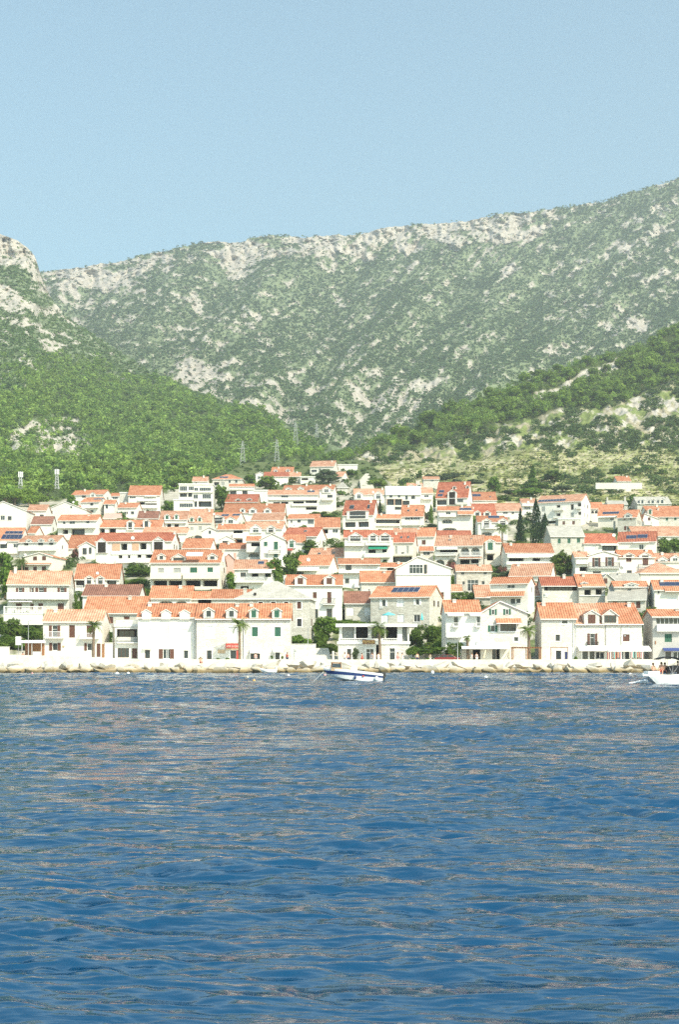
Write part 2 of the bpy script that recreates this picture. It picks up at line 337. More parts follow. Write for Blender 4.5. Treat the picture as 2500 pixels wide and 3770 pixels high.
LAB = []
def H(label, t, xs, wall='w', roof='o', f='', g=None, k='side', ax=None, name='house', cat='house', dep=None, hip=False, Y=None, zl=None, pitch=27):
    """one house. xs = left, right, ridge, eave and foot of its front in the photo"""
    x0, x1, yr, ye, yb = [float(q) for q in xs.split()]
    P0, P1, pyr, pye, pyb = tx(t, x0), tx(t, x1), ty(t, yr), ty(t, ye), ty(t, yb)
    Y = Y or Yt(pyb); near = Y < 262
    d0, d1 = (P0 - CX) / FPX, (P1 - CX) / FPX
    gpx = g / 2.45 if (g and t != 'S') else g
    D = dep or 9.0
    if k == 'side' and not dep:
        h = 4.0
        for _ in range(4):
            rise = zat(pyr, Y + h) - zat(pye, Y); h = min(7.0, max(2.4, rise / math.tan(math.radians(pitch))))
        D = 2 * h
    if g: th = math.asin(max(-.45, min(.45, gpx * Y / (FPX * D) + (d1 if g > 0 else d0))))
    else: th = rnd.uniform(-.015, .015)
    c, s = math.cos(th), math.sin(th)
    if th >= 0:
        W = (d1 - d0) * Y / (c + d0 * s); A = Vector((d1 * Y - W * c, Y + W * s, 0))
    else:
        A = Vector((d0 * Y, Y, 0)); W = (d1 * A.y - A.x) / (c + d1 * s)
    Yc = A.y - s * W / 2
    z0 = zat(pyb, Yc)
    def lx(x):
        d = (tx(t, x) - CX) / FPX; return (d * A.y - A.x) / (c + d * s)
    def lz(y, yy=0.0): return zat(ty(t, y), Yc + yy) - z0
    if zl is not None: z0 = zl
    root = thing(name, label, cat, (A.x, A.y, z0), -th); LAB.append(label)
    ze = lz(ye) + (.12 if k != 'flat' else 0)
    BZ = -4.0
    # ---- features that cut the wall
    feats = []
    for tok in f.split(';'):
        q = tok.split()
        if not q: continue
        feats.append((q[0], [float(v) for v in q[1:] if v.replace('.', '').replace('-', '').isdigit()], q[1:]))
    cuts = []; arches = []
    zcut = ze - .12
    for cd, n, raw in feats:
        if cd in ('w', 'n', 'kk', 'l', 'a', 'd', 'G', 'B', 'Wh', 'Yy', 'og', 'ob', 'ow', 'oy', 'dg'):
            a, b2, z1, zz0 = lx(n[0]), lx(n[2]), lz(n[1]), lz(n[3])
            if a < .06: a = .06
            if b2 > W - .06: b2 = W - .06
            if b2 - a < .2: continue
            dpt = {'kk': min(3.0, D - .5), 'l': 1.4, 'a': 1.4}.get(cd, .16)
            wx0, wx1 = a, b2
            if cd[0] == 'o': q4 = (b2 - a) * .27; wx0, wx1 = a + q4, b2 - q4
            flush = z1 > zcut
            if not flush: cuts.append((wx0, zz0, wx1, z1, dpt, cd))
            yy = dpt if not flush else -.03
            if cd in ('w', 'd', 'og', 'ob', 'ow', 'oy'): window(root, wx0, yy, zz0, wx1 - wx0, z1 - zz0, 'frame', near)
            elif cd in ('n', 'dg'): window(root, wx0, yy, zz0, wx1 - wx0, z1 - zz0, 'brown_frame', near)
            elif cd in ('G', 'B', 'Wh', 'Yy'): shutter(root, wx0, yy - .05, zz0, wx1 - wx0, z1 - zz0, {'G': 'shG', 'B': 'shB', 'Wh': 'shW', 'Yy': 'shY'}[cd])
            elif cd in ('l', 'a'):
                lw = wx1 - wx0; window(root, wx0 + lw * .12, dpt - .02, zz0 + .02, lw * .76, (z1 - zz0) * .86, 'brown_frame' if cd == 'l' else 'frame', near)
                if cd == 'a': arches.append((wx0, zz0, wx1, z1))
            if cd[0] == 'o':
                sm = {'og': 'shG', 'ob': 'shB', 'ow': 'shW', 'oy': 'shY'}[cd]
                shutter(root, a, -.05, zz0, q4, z1 - zz0, sm, 1); shutter(root, wx1, -.05, zz0, q4, z1 - zz0, sm, 1)
            if wall in 'sh' and near and cd not in ('l', 'a', 'kk') and not flush:
                sm_ = MB(); b_ = .18
                sm_.box(wx0 - b_, -.035, zz0 - b_, wx0 - .003, .05, z1 + b_); sm_.box(wx1 + .003, -.035, zz0 - b_, wx1 + b_, .05, z1 + b_)
                sm_.box(wx0 - .003, -.035, z1 + .003, wx1 + .003, .05, z1 + b_); sm_.box(wx0 - .003, -.06, zz0 - b_, wx1 + .003, .05, zz0 - .003)
                sm_.build('window_surround', 'trim', root)
            elif not flush and cd in ('w', 'n', 'G', 'B', 'og', 'ob') and not near:
                sl = MB(); sl.box(wx0 - .08, -.09, zz0 - .09, wx1 + .08, .1, zz0 - .004); sl.build('sill', 'trim', root)
    # ---- wall
    m = MB()
    xsb = sorted({0.0, W, *[q for cc in cuts for q in (cc[0], cc[2])]}); zsb = sorted({BZ, ze - .05, *[min(q, ze - .05) for cc in cuts for q in (cc[1], cc[3])]})
    for i in range(len(xsb) - 1):
        for j in range(len(zsb) - 1):
            cxm = (xsb[i] + xsb[i + 1]) / 2; czm = (zsb[j] + zsb[j + 1]) / 2
            if any(a < cxm < b and q < czm < r for a, q, b, r, *_ in cuts): continue
            m.quad([(xsb[i], 0, zsb[j]), (xsb[i + 1], 0, zsb[j]), (xsb[i + 1], 0, zsb[j + 1]), (xsb[i], 0, zsb[j + 1])])
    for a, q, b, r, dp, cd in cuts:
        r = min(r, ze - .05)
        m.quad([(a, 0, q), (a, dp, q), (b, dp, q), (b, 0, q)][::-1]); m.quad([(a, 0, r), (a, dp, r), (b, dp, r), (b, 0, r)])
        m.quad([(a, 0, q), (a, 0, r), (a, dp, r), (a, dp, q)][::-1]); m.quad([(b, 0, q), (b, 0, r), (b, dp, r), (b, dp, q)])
        m.quad([(a, dp, q), (b, dp, q), (b, dp, r), (a, dp, r)], 1 if cd in ('kk', 'l') else 0)  # backs of deep recesses coloured near-black as the room's shade
    for a, q, b, r in arches:
        hw = (b - a) / 2; rise = min(hw, (r - q) * .55); K = 10
        pts = [(a + hw - hw * math.cos(math.pi * i / K), r - rise + rise * math.sin(math.pi * i / K)) for i in range(K + 1)]
        m.prism([(a, r - rise)] + pts[1:6] + [(a + hw, r), (a, r)], 'y', -.012, .3); m.prism([(b, r), (a + hw, r)] + pts[5:10] + [(b, r - rise)], 'y', -.012, .3)
    if k == 'side':
        ym = D / 2; zr = zat(pyr, Yc + ym) - z0
        if zr < ze + .4: zr = ze + .4
        sl = (zr - ze) / ym
        top = ze - .05
        for X, fl in ((0, 1), (W, 0)):
            pts = [(X, 0, BZ), (X, D, BZ), (X, D, top), (X, ym, zr - .14), (X, 0, top)] if not hip else [(X, 0, BZ), (X, D, BZ), (X, D, top), (X, 0, top)]
            m.quad(pts[::-1] if fl else pts)
        m.quad([(0, D, BZ), (W, D, BZ), (W, D, top), (0, D, top)][::-1])
        if g and abs(g) > 42 and not hip:      # verge of the gable that shows
            pass
        rf = gable_roof_mb(W, 0, D, ze, zr, hip=hip).build('roof', [roof, 'trim'], root)
        def roof_y(z): return (z - ze) / sl
    elif k == 'gable':
        xa = lx(ax if ax is not None else (x0 + x1) / 2); za = lz(yr)
        zl_ = ze; zr_ = ze
        pf = [(0, 0, ze - .05), (W, 0, ze - .05), (xa, 0, za - .15)]
        m.quad(pf); m.quad([(p[0], D, p[2]) for p in pf][::-1])
        m.quad([(0, 0, BZ), (0, D, BZ), (0, D, ze - .05), (0, 0, ze - .05)][::-1]); m.quad([(W, 0, BZ), (W, D, BZ), (W, D, ze - .05), (W, 0, ze - .05)])
        m.quad([(0, D, BZ), (W, D, BZ), (W, D, ze - .05), (0, D, ze - .05)][::-1])
        rf = gable_front_roof_mb(0, W, xa, ze, ze, za, 0, D).build('roof', [roof, 'trim'], root)
        sl = .45
        def roof_y(z): return 1.0
    else:
        m.quad([(W, 0, BZ), (W, D, BZ), (W, D, ze), (W, 0, ze)]); m.quad([(0, 0, BZ), (0, D, BZ), (0, D, ze), (0, 0, ze)][::-1])
        m.quad([(0, D, BZ), (W, D, BZ), (W, D, ze), (0, D, ze)][::-1])
        m.quad([(0, 0, ze - .05), (W, 0, ze - .05), (W, 0, ze), (0, 0, ze)])
        r_ = MB(); r_.box(-.18, -.2, ze, W + .18, D + .18, ze + .18)
        for q in ((-.18, -.2, W + .18, -.02), (-.18, D, W + .18, D + .18), (-.18, -.02, 0, D), (W, -.02, W + .18, D)): r_.box(q[0], q[1], ze + .18, q[2], q[3], ze + .45)
        rf = r_.build('roof', [roof], root)
        sl = .2
        def roof_y(z): return 1.0
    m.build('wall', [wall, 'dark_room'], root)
    # ---- features that stand on it
    if k == 'side' and not hip and D > 4.5 and W > 5 and not any(c_[0] == 'C' for c_ in feats) and rnd.random() < .6:
        feats.append(('C', [x0 + (x1 - x0) * rnd.choice((.15, .3, .7, .85)), yr - rnd.uniform(10, 18)], []))
    if g and g > 44 and k == 'side':
        ww_, hh_ = .8, 1.1; zg = ze - 1.9
        for fy in ((.3, .62) if D > 9 else (.42,)):
            for zz_ in ((zg, zg - 3.0) if ze > 6.5 else (zg,)):
                window(root, W + .03, D * fy, zz_, ww_, hh_, rnd.choice(('frame', 'brown_frame')), near).rotation_euler = (0, 0, math.pi / 2)
    for cd, n, raw in feats:
        if cd in ('b', 'r'):
            a, b2, z1, zz0 = max(.02, lx(n[0])), min(W - .02, lx(n[2])), lz(n[1]), lz(n[3])
            q = MB(); d = 1.15 if len(n) < 5 else n[4]
            q.box(a, -d, zz0, b2, -.003, zz0 + .16)
            if cd == 'b':
                q.box(a, -d, zz0 + .16, b2, -d + .1, z1); q.box(a, -d + .1, zz0 + .16, a + .1, -.003, z1); q.box(b2 - .1, -d + .1, zz0 + .16, b2, -.003, z1)
                q.build('balcony', [wall if wall in 'wc' else 'trim'], root)
            else:
                o = q.build('balcony', 'trim', root)
                fine = 'fine' in raw
                obj('railing', rail_mesh(b2 - a, z1 - zz0 - .16, d, 'iron' if 'iron' in raw else 'trim', .028 if fine else .07, .14 if fine else .2), o, (a, 0, zz0 + .16))
        elif cd == 'D':
            a, b2, za, zb = lx(n[0]), lx(n[1]), lz(n[2]), lz(n[3])
            st = raw[4] if len(raw) > 4 else 'w'
            w = b2 - a; zee = za - .36 * w * .5 * 1.6 if len(n) < 5 else lz(n[4])
            zee = max(zee, zb + .5)
            flush = zb <= ze + .1
            yd = -.40 if flush else max(.1, (zb - ze) / sl + .1)
            if not flush: zb -= .3
            back = max(yd + .6, min(D / 2, (za - ze) / sl + .1))
            q = MB(); pf = [(a, yd, zb), (b2, yd, zb), (b2, yd, zee), ((a + b2) / 2, yd, za - .1), (a, yd, zee)]
            q.quad(pf); q.quad([(a, yd, zb), (a, yd, zee), (a, back, zee), (a, back, zb)]); q.quad([(b2, yd, zb), (b2, back, zb), (b2, back, zee), (b2, yd, zee)])
            q.quad([(a, yd, zb), (a, back, zb), (b2, back, zb), (b2, yd, zb)])
            dm = q.build('dormer', [wall if wall in 'wcykh' else 'h'], root)
            gable_front_roof_mb(a, b2, (a + b2) / 2, zee, zee, za, yd, back, o=.16, e=.14, th=.1).build('dormer_roof', [roof, 'trim'], dm)
            hz = zb + (.3 if not flush else 0)
            wz0, wz1 = hz + (zee - hz) * .14, zee - .04
            ww = w * .5; wx = (a + b2) / 2 - ww / 2
            if st == 'w': window(dm, wx, yd - .02, wz0, ww, wz1 - wz0)
            elif st == 'n': window(dm, wx, yd - .02, wz0, ww, wz1 - wz0, 'brown_frame')
            elif st == 'wide': window(dm, a + w * .14, yd - .02, wz0, w * .72, wz1 - wz0, 'brown_frame')
            elif st in ('G', 'B', 'Wh'): shutter(dm, wx, yd - .035, wz0, ww, wz1 - wz0, {'G': 'shG', 'B': 'shB', 'Wh': 'shW'}[st])
            elif st == 'kk':
                q = MB(); q.box(a + w * .16, yd - .03, hz + .1, b2 - w * .16, yd - .004, zee + .1); q.build('opening_shade', 'dark_room', dm)  # raised dark panel, no hole: an opening's shade put into colour
                
                for pa, pb_ in ((a + w * .08, a + w * .16), (b2 - w * .16, b2 - w * .08)):
                    q = MB(); q.box(pa, yd - .08, hz, pb_, yd - .003, zee + .1); q.build('post', 'trim', dm)
        elif cd == 'C':
            x = lx(n[0]); zt = lz(n[1], 2); yy = D * .42 if k != 'gable' else 2.0
            q = MB(); q.box(x - .3, yy - .3, max(0, zt - 2.6), x + .3, yy + .3, zt - .18); q.box(x - .38, yy - .38, zt - .18, x + .38, yy + .38, zt - .06)
            for sx in (-.2, .1): q.box(x + sx, yy - .15, zt - .06, x + sx + .1, yy + .15, zt + .08)
            q.build('chimney', [wall if wall != 'q' else 'w'], root)
        elif cd in ('S', 'K', 'V'):
            a, b2 = lx(n[0]), lx(n[2])
            z1, zz0 = lz(n[1]), lz(n[3])
            if k == 'side':
                ya = (zz0 - ze) / sl; yb_ = (z1 - ze) / sl
                ya += 0; za_ = ze + sl * ya + .05; zb_ = ze + sl * yb_ + .05
            else: ya, yb_, za_, zb_ = .5, 1.7, lz(n[3]), lz(n[1])
            q = MB()
            if cd == 'V':
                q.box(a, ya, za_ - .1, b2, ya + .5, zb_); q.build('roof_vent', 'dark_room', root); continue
            nn = max(1, round((b2 - a) / 1.1)) if cd == 'S' else 1
            wd = (b2 - a) / nn; hh = .08
            for i in range(nn):
                xa_, xb_ = a + wd * i + .03, a + wd * (i + 1) - .03
                P = [(xa_, ya, za_), (xb_, ya, za_), (xb_, yb_, zb_), (xa_, yb_, zb_)]; Pt = [(p[0], p[1] - .03, p[2] + hh) for p in P]
                q.quad(Pt); 
                for e in range(4): q.quad([P[e], P[(e + 1) % 4], Pt[(e + 1) % 4], Pt[e]], 1)
                fw = .05
                q.box(xa_, ya - .06, za_ + hh - .03, xb_, ya - .03, za_ + hh + .03, 1)
            q.build('solar_panel' if cd == 'S' else 'skylight', ['solar' if cd == 'S' else 'glass', 'metal_pale'], root)
        elif cd == 'N':
            a, b2, z1, zz0 = lx(n[0]), lx(n[2]), lz(n[1]), lz(n[3]); d = n[4] if len(n) > 4 else 1.3
            cm = 'cloth_white'
            for cc in ('green', 'blue', 'red'):
                if cc in raw: cm = 'cloth_' + cc
            q = MB(); v = min(.22, (z1 - zz0) * .35)
            q.prism([(-.003, z1), (-.003, z1 - .06), (-d, zz0 + v - .06), (-d - .01, zz0), (-d - .05, zz0), (-d - .05, zz0 + v)], 'x', a, b2)
            aw = q.build('awning', [cm], root)
        elif cd == 'R':
            a, b2, z1, zz0 = lx(n[0]), lx(n[2]), lz(n[1]), lz(n[3]); d = n[4] if len(n) > 4 else 1.2
            q = MB(); q.prism([(-.003, z1), (-.003, z1 - .2), (-d, zz0), (-d, zz0 + .14)], 'x', a, b2); q.box(a + .02, -d - .07, zz0 - .03, b2 - .02, -d - .004, zz0 + .1, 1)
            q.build('porch_roof', [roof if roof in 'opr' else 'o', 'trim'], root)
        elif cd == 'T':
            x, z = lx(n[0]), lz(n[1]); yy = roof_y(z - .3) - .1 if z > ze else -.35
            rr = (lx(n[0] + n[2]) - x)
            q = MB(); K = 12; prof = [(0, 0), (rr * .5, .06 * rr), (rr, .25 * rr)]
            vs = []
            for r0, h0 in prof[1:]:
                vs.append([(x + r0 * math.cos(2 * math.pi * i / K), yy - h0, z + r0 * math.sin(2 * math.pi * i / K)) for i in range(K)])
            for i in range(K):
                j = (i + 1) % K
                q.quad([(x, yy, z), vs[0][i], vs[0][j]]); q.quad([vs[0][i], vs[1][i], vs[1][j], vs[0][j]])
            q.tube([(x, yy + .03, z), (x, yy + .1, z - rr * 1.5)], [.04, .04], 6); q.tube([(x, yy, z - rr * .9), (x, yy - rr * .9, z - .02)], [.025, .02], 5)
            q.build('satellite_dish', 'dish', root)
        elif cd == 'U':      # low wall or parapet flush with the front
            a, b2, z1, zz0 = lx(n[0]), lx(n[2]), lz(n[1]), lz(n[3]); q = MB(); q.box(a, -.2, zz0, b2, -.004, z1); q.build('ledge', ['trim'], root)
        elif cd == 'X':      # board or box on the front
            a, b2, z1, zz0 = lx(n[0]), lx(n[2]), lz(n[1]), lz(n[3]); q = MB(); q.box(a, -.1, zz0, b2, -.004, z1)
            q.build(raw[5], [raw[4]], root)
        elif cd == 'P':      # drainpipe
            x = lx(n[0]); q = MB(); q.tube([(x, -.08, lz(n[2])), (x, -.08, lz(n[1]))], [.06, .06], 8); q.build('drainpipe', 'trim', root)
    return root, dict(lx=lx, lz=lz, W=W, D=D, ze=ze, Y=Y, z0=z0, A=A, th=th)
# ------------------------------------------------------------------ THE HOUSES
FRONT = {}
# --- waterfront row
FRONT['cream'] = H('cream waterfront house with pale pink roof and two small railed balconies, beside the leftmost palm', 'B1', '385 915 405 508 860', 'c', 'p',
  'ob 438 545 542 655; B 620 542 672 655; B 778 545 835 655; r 415 600 575 662 1.0 fine; r 725 615 890 668 1.0 fine; ob 440 703 545 772; ob 757 705 850 772; B 868 708 903 830; X 560 728 578 742 wood_pale plaque')
FRONT['terrace'] = H('narrow white waterfront building with roof terrace, glazed loggia and grid balcony', 'B1', '1035 1240 520 556 860', 'w', 'x',
  'l 1052 578 1236 650; dg 1058 750 1162 835; B 1188 752 1235 842; r 1050 640 1238 706 .8 fine iron; r 1045 500 1238 556 .1', k='flat', g=-22, dep=10)
FRONT['rowa'] = H('white waterfront row house with four white gabled dormers and closed white shutters', 'B1', '1242 1763 350 470 870', 'w', 'o',
  'D 1280 1362 398 490 Wh; D 1455 1541 398 490 Wh; D 1500 1518 399 400; Wh 1310 575 1358 640; Wh 1640 580 1690 655; Wh 1450 575 1500 642; n 1305 767 1350 842; ob 1430 758 1568 845; w 1653 770 1697 845; N 1285 742 1372 760 .5; P 1745 480 860'.replace('; D 1500 1518 399 400', '') + '; D 1620 1712 400 490 Wh')
FRONT['rowb'] = H('stone waterfront row house with white dormers and a red shopfront, behind the tall palm', 'B2', '250 668 350 482 880', 'h', 'o',
  'D 315 412 380 482 w; D 520 618 380 482 w; Wh 335 548 400 655; Wh 540 560 622 690; n 345 770 388 850; w 555 768 612 850; X 612 770 634 850 cloth_red shutter; X 445 763 512 795 wood_pale menu_board')
FRONT['rowc'] = H('stone waterfront row house with dark green shutters and two small white awnings', 'B2', '672 1100 350 482 880', 'h', 'o',
  'D 730 812 383 482 G; D 935 1022 383 482 G; G 752 560 805 645; G 958 560 1012 645; N 738 745 832 795 1.0; N 946 743 1036 788 1.0; dg 740 798 826 850; n 965 787 1003 852; P 680 490 870')
H('tall old stone building with hipped grey slab roof, right behind the stone row houses', 'B2', '605 1272 145 300 850', 's', 'g',
  'B 810 333 850 395; B 925 333 965 395; B 1042 333 1080 395; B 1160 333 1198 395; n 1160 487 1200 555; C 655 200; V 765 250 785 275', g=55, hip=True, Y=259, dep=13)
H('white three storey house with two dormers and iron balcony, right of the grey hipped roof', 'B2', '1062 1568 90 180 500', 'w', 'o',
  'D 1140 1242 88 182 B; D 1402 1502 88 182 B; B 1303 245 1338 300; B 1432 243 1470 343; r 1393 300 1505 360 1.0 iron fine; n 1322 398 1350 485; n 1428 395 1478 482; C 1048 90')
H('stone house with solar panels on its orange roof and white shutters, above the restaurant pavilion', 'B3', '305 838 192 288 560', 's', 'o',
  'ow 388 310 460 372; Wh 540 305 605 375; ow 695 308 765 362; Wh 400 448 465 520; Wh 545 445 608 515; w 695 450 752 515; S 465 245 712 200; X 385 375 420 392 metal_pale air_conditioner', g=118, dep=9.5)
H('small stone house with brown roof and two white shuttered windows above the pavilion', 'B3', '75 303 240 345 500', 's', 'b', 'Wh 88 385 152 455; Wh 248 385 303 455; C 190 268')
FRONT['lhouse'] = H('white waterfront house with plain orange roof and two french windows under white awnings', 'B3', '985 1300 318 425 870', 'w', 'o',
  'w 1055 468 1097 562; w 1262 463 1297 562; N 1000 432 1145 462 .9; N 1200 432 1298 462 .9; r 1050 520 1100 562 .7 fine; r 1255 520 1299 562 .7 fine; r 975 612 1130 655 1.0')
FRONT['gable'] = H('stone gable fronted house with dark green open shutters and a red tiled porch', 'B3', '1300 1722 322 432 870', 'h', 'o',
  'og 1378 398 1445 450; og 1505 396 1572 448; og 1366 545 1452 602; n 1478 530 1620 596; R 1435 480 1665 530 1.3; w 1600 650 1640 690', k='gable', ax=1475, dep=9)
FRONT['boxa'] = H('plain stone waterfront house with smooth orange roof and a small white twin window', 'B4', '330 640 342 480 880', 'h', 'o',
  'w 513 497 567 530; n 457 628 497 685; n 460 772 508 852; P 618 485 860; P 640 485 860', g=-62, dep=9.5)
FRONT['boxb'] = H('stone waterfront house with one gabled dormer and tall brown shuttered french window', 'B4', '645 903 350 530 880', 'h', 'p',
  'D 712 850 405 540 B; ob 745 618 835 735; r 738 690 842 735 .5 iron fine; N 652 727 905 775 1.9; dg 700 780 750 850; n 765 780 808 852; w 820 782 900 850')
FRONT['boxc'] = H('stone waterfront house with wide open dormer and weathered tiles over the shop awning', 'B4', '910 1238 345 528 880', 'h', 'o',
  'D 875 1020 398 530 wide 452; B 1065 625 1127 690; N 912 730 1300 780 1.9; n 1085 782 1130 852; w 940 782 1070 850; dg 1150 782 1236 850; P 1052 560 860')
FRONT['right'] = H('grey house at the right edge with glazed terrace, white parapet and blue awning', 'B4', '1335 1640 402 466 880', 'y', 'o',
  'w 1365 478 1600 535; b 1368 538 1600 600 .8; G 1443 622 1508 695; N 1425 748 1600 775 1.0 blue; n 1450 782 1500 852; w 1520 782 1600 850; X 1355 685 1364 715 wood plaque', g=-90, dep=9)
# --- second row
H('pale stone house with long white balcony and dark brown shutters, on the left', 'B1', '62 620 55 175 430', 'h', 'p',
  'ob 140 207 216 290; ob 265 207 302 290; ob 315 203 418 290; ob 515 203 597 290; b 60 248 622 312; B 140 347 193 402; B 267 348 300 402; B 342 345 385 402; B 517 345 572 400; N 80 316 292 336 1.0; C 108 10; V 455 100 480 88', g=48)
H('long low house with broad orange tiled roof and stone wall, behind the narrow terrace building', 'B1', '748 1300 285 432 640', 's', 'o', 'B 980 468 1018 530; B 1115 463 1165 493; V 1040 365 1058 345', pitch=30)
H('low house with dark brown roof, above the broad orange tiled roof on the left', 'B1', '742 1248 178 275 430', 'w', 'b', 'C 925 165; C 772 245')
H('white house with two small dormers on a stepped orange roof, above the dark brown roof', 'B1', '672 1070 -8 128 250', 'w', 'o',
  'D 762 842 95 178 n; D 865 942 95 178 n; l 680 140 756 205; l 960 135 1046 178; r 678 185 745 235 .8; T 870 68 14', g=45)
H('white arched house with bright orange roof, behind the white dormered row', 'B2', '-172 198 190 300 470', 'w', 'o', 'a -90 322 40 372; a 62 322 166 372')
H('low orange roofed house with a dark open loggia, right of the white arched house', 'B2', '200 384 240 303 455', 'c', 'o', 'kk 265 308 384 345; C 250 300')
H('low orange roofed house with blank pale wall, left of the grey hipped roof', 'B2', '388 735 222 302 455', 'h', 'o', 'C 655 235')
H('large white apartment house with orange mansard roof, dormer windows and dark loggias', 'B2', '-164 462 -135 -22 250', 'c', 'o',
  'Yy 45 27 108 72; G 193 22 257 72; G 350 22 400 65; Yy -95 28 -45 72; b -160 72 118 128; b 135 72 455 128; kk -140 140 -15 188; kk 0 140 122 188; kk 150 138 288 195; kk 310 138 440 195; b -150 195 440 225 .6; D 20 150 -108 -40 wide; D 345 435 -112 -46 w; D -110 -35 -112 -46 w; N 165 -115 312 -75 1.5; C 470 -140', g=60)
H('white house with railed balconies and a solar heater on its pale roof', 'B2', '592 955 -46 35 225', 'w', 'p',
  'n 648 68 697 115; kk 750 75 810 112; kk 870 72 925 108; r 597 110 862 160; kk 650 190 725 216; N 722 38 930 76; S 800 -10 858 -38')
H('narrow pink gabled house between the large apartment house and a pale roof', 'A2', '500 588 870 915 1040', 'k', 'r', '', k='gable', dep=8)
# --- left middle
H('long unfinished red roofed house with two gabled porches and square dark openings', 'A1', '860 1545 690 765 990', 'w', 'r',
  'D 865 972 733 872 kk 775; D 1370 1488 725 862 kk 765; kk 1085 785 1145 845; kk 1257 780 1318 840; X 1010 785 1080 850 q brick_panel; X 1190 782 1250 848 q brick_panel; kk 1065 890 1100 925; kk 1150 890 1172 922; kk 1235 885 1272 915; kk 1310 885 1376 918; r 1050 922 1350 962; U 1000 855 1490 885; T 1190 733 17; C 1545 672', g=70)
H('pale house with a long balustraded balcony and brown canopy posts, on the far left', 'A1', '170 508 715 772 910', 'w', 'p',
  'kk 210 780 250 808; n 340 776 385 808; n 440 773 478 805; r 172 805 505 855; D 235 290 742 775; D 345 400 740 772; D 440 490 738 770', g=108)
H('white gable fronted house with brown shutters, next to a small palm on the left', 'A1', '215 468 865 905 1050', 'c', 'o',
  'B 297 903 330 936; B 378 901 411 936; B 295 995 328 1035; B 373 993 412 1035; B 215 998 252 1035; R 225 962 460 978 .9; T 215 882 12', k='gable', ax=355, g=125, dep=11)
H('small white gabled house with two french windows, left of the red roofed unfinished house', 'A1', '705 850 768 812 915', 'w', 'o', 'n 740 828 778 885; n 798 822 822 880', k='gable', dep=7)
H('low house with wide orange roof, behind the small white gabled house', 'A1', '600 870 712 830 880', 'w', 'o', '')
H('white house with large solar panels on its red roof, at the left edge', 'A1', '-90 170 645 760 900', 'w', 'o', 'S 0 748 185 700; S 10 692 170 664; n 0 785 60 830; w 115 790 165 822; N 0 768 60 795; b -60 835 168 880', g=105)
H('small red roofed gabled house, right of the solar panels at the left edge', 'A1', '245 312 632 690 740', 'w', 'o', 'C 378 640', g=78, dep=7)
H('plain white gabled building with two small windows, at the left edge below the pines', 'A1', '-150 235 402 490 680', 'w', 'p', 'w 0 535 38 575; n 66 540 100 576; C 85 430', k='gable', ax=25, dep=12, g=None)
H('white house with pink roof and dark attic band, below the pines on the left', 'A1', '245 410 437 488 640', 'w', 'p', 'kk 252 492 270 505; Yy 268 525 288 548; n 355 525 390 541; C 365 455')
H('broad white gable fronted house with satellite dish, below the pines on the left', 'A1', '412 775 405 482 600', 'w', 'p', 'w 630 448 650 470; T 655 410 10; w 445 490 470 520', k='gable', ax=585, dep=10)
H('small porch house with red lean roof, in front of the broad white gable', 'A1', '503 708 448 478 560', 'w', 'o', 'N 505 470 605 500 .8; R 505 500 710 520 .9')
H('brown roofed house with white gable, left of the long white balcony house', 'A1', '278 460 542 612 690', 'w', 'b', 'C 388 560', g=52)
H('white house with long solid white balcony and thin red roof, in the left middle', 'A1', '518 868 528 578 740', 'w', 'o', 'w 562 585 587 612; w 622 583 672 612; w 772 578 802 606; b 500 612 862 650; l 640 655 760 712; kk 560 660 610 700; C 772 530', g=62)
H('white house with two white gabled dormers and open ground floor porches, in the left middle', 'A1', '868 1450 575 640 730', 'w', 'o', 'D 1140 1207 575 668 n; D 1288 1352 565 645 n; kk 895 650 942 700; kk 980 648 1042 696; C 935 640', g=40)
H('low house with a long pale roof, behind the unfinished house', 'A1', '1285 1684 640 692 760', 'w', 'p', 'C 1545 668', g=42)
H('house with two green windowed dormers and dark balconies, right of the brown tiled roof', 'A1', '1440 1684 493 570 680', 'w', 'p', 'D 1480 1532 520 572 G; D 1568 1612 518 572 G; kk 1505 610 1540 640; kk 1570 610 1610 638; b 1440 590 1680 605 .7', g=30)
H('cream house with twin dormers and yellow shutters over an arched doorway', 'A2', '178 385 478 598 750', 'c', 'p', 'D 185 232 545 592 G; D 256 302 543 590 G; Yy 195 640 222 668; Yy 270 632 298 666; a 230 712 298 742; T 272 540 10; T 403 508 10')
H('low house with a plain dark brown roof, below the pine edge in the left middle', 'A1', '1238 1420 495 560 610', 'w', 'b', '', g=30)
H('large white villa with pale red roof, highest on the left below the pines', 'A1', '640 930 306 346 400', 'w', 'o', 'n 735 350 770 372; D 812 862 325 370; D 560 640 330 380'.split('; D 560')[0], g=82)
H('white house with terraces and two small windows, below the highest villa on the left', 'A1', '728 890 372 412 520', 'w', 'o', 'n 810 422 838 445; n 890 425 900 450; n 812 485 840 506; b 730 450 885 470; S 820 388 910 376; C 735 375', g=80)
H('white annex tower with brown windows, right of the terraced white house on the left', 'A1', '935 1030 395 430 520', 'w', 'o', 'n 950 432 970 470; n 1022 435 1032 455')
H('white apartment house with stacked awnings and a red roof terrace, under the pine edge', 'A1', '1155 1440 265 350 500', 'w', 'o', 'kk 1238 298 1320 325; b 1245 385 1415 408; N 1305 350 1415 365; kk 1255 412 1300 436; N 1310 412 1415 426; kk 1310 426 1412 440; b 1240 440 1420 470; w 1165 362 1220 380', g=34)
H('narrow pale stone tower house, left of the apartment house with stacked awnings', 'A1', '1078 1150 328 334 480', 'h', 'x', '', k='flat', dep=5)
H('small white house with a low red roof, left of the pale stone tower', 'A1', '1000 1072 332 358 440', 'w', 'o', 'w 1010 365 1060 385')
H('white cottage with pale red roof and three small windows, below the stone tower', 'A1', '1058 1228 420 462 540', 'w', 'o', 'n 1118 500 1136 522; n 1178 497 1207 522; n 1140 500 1150 520', g=50)
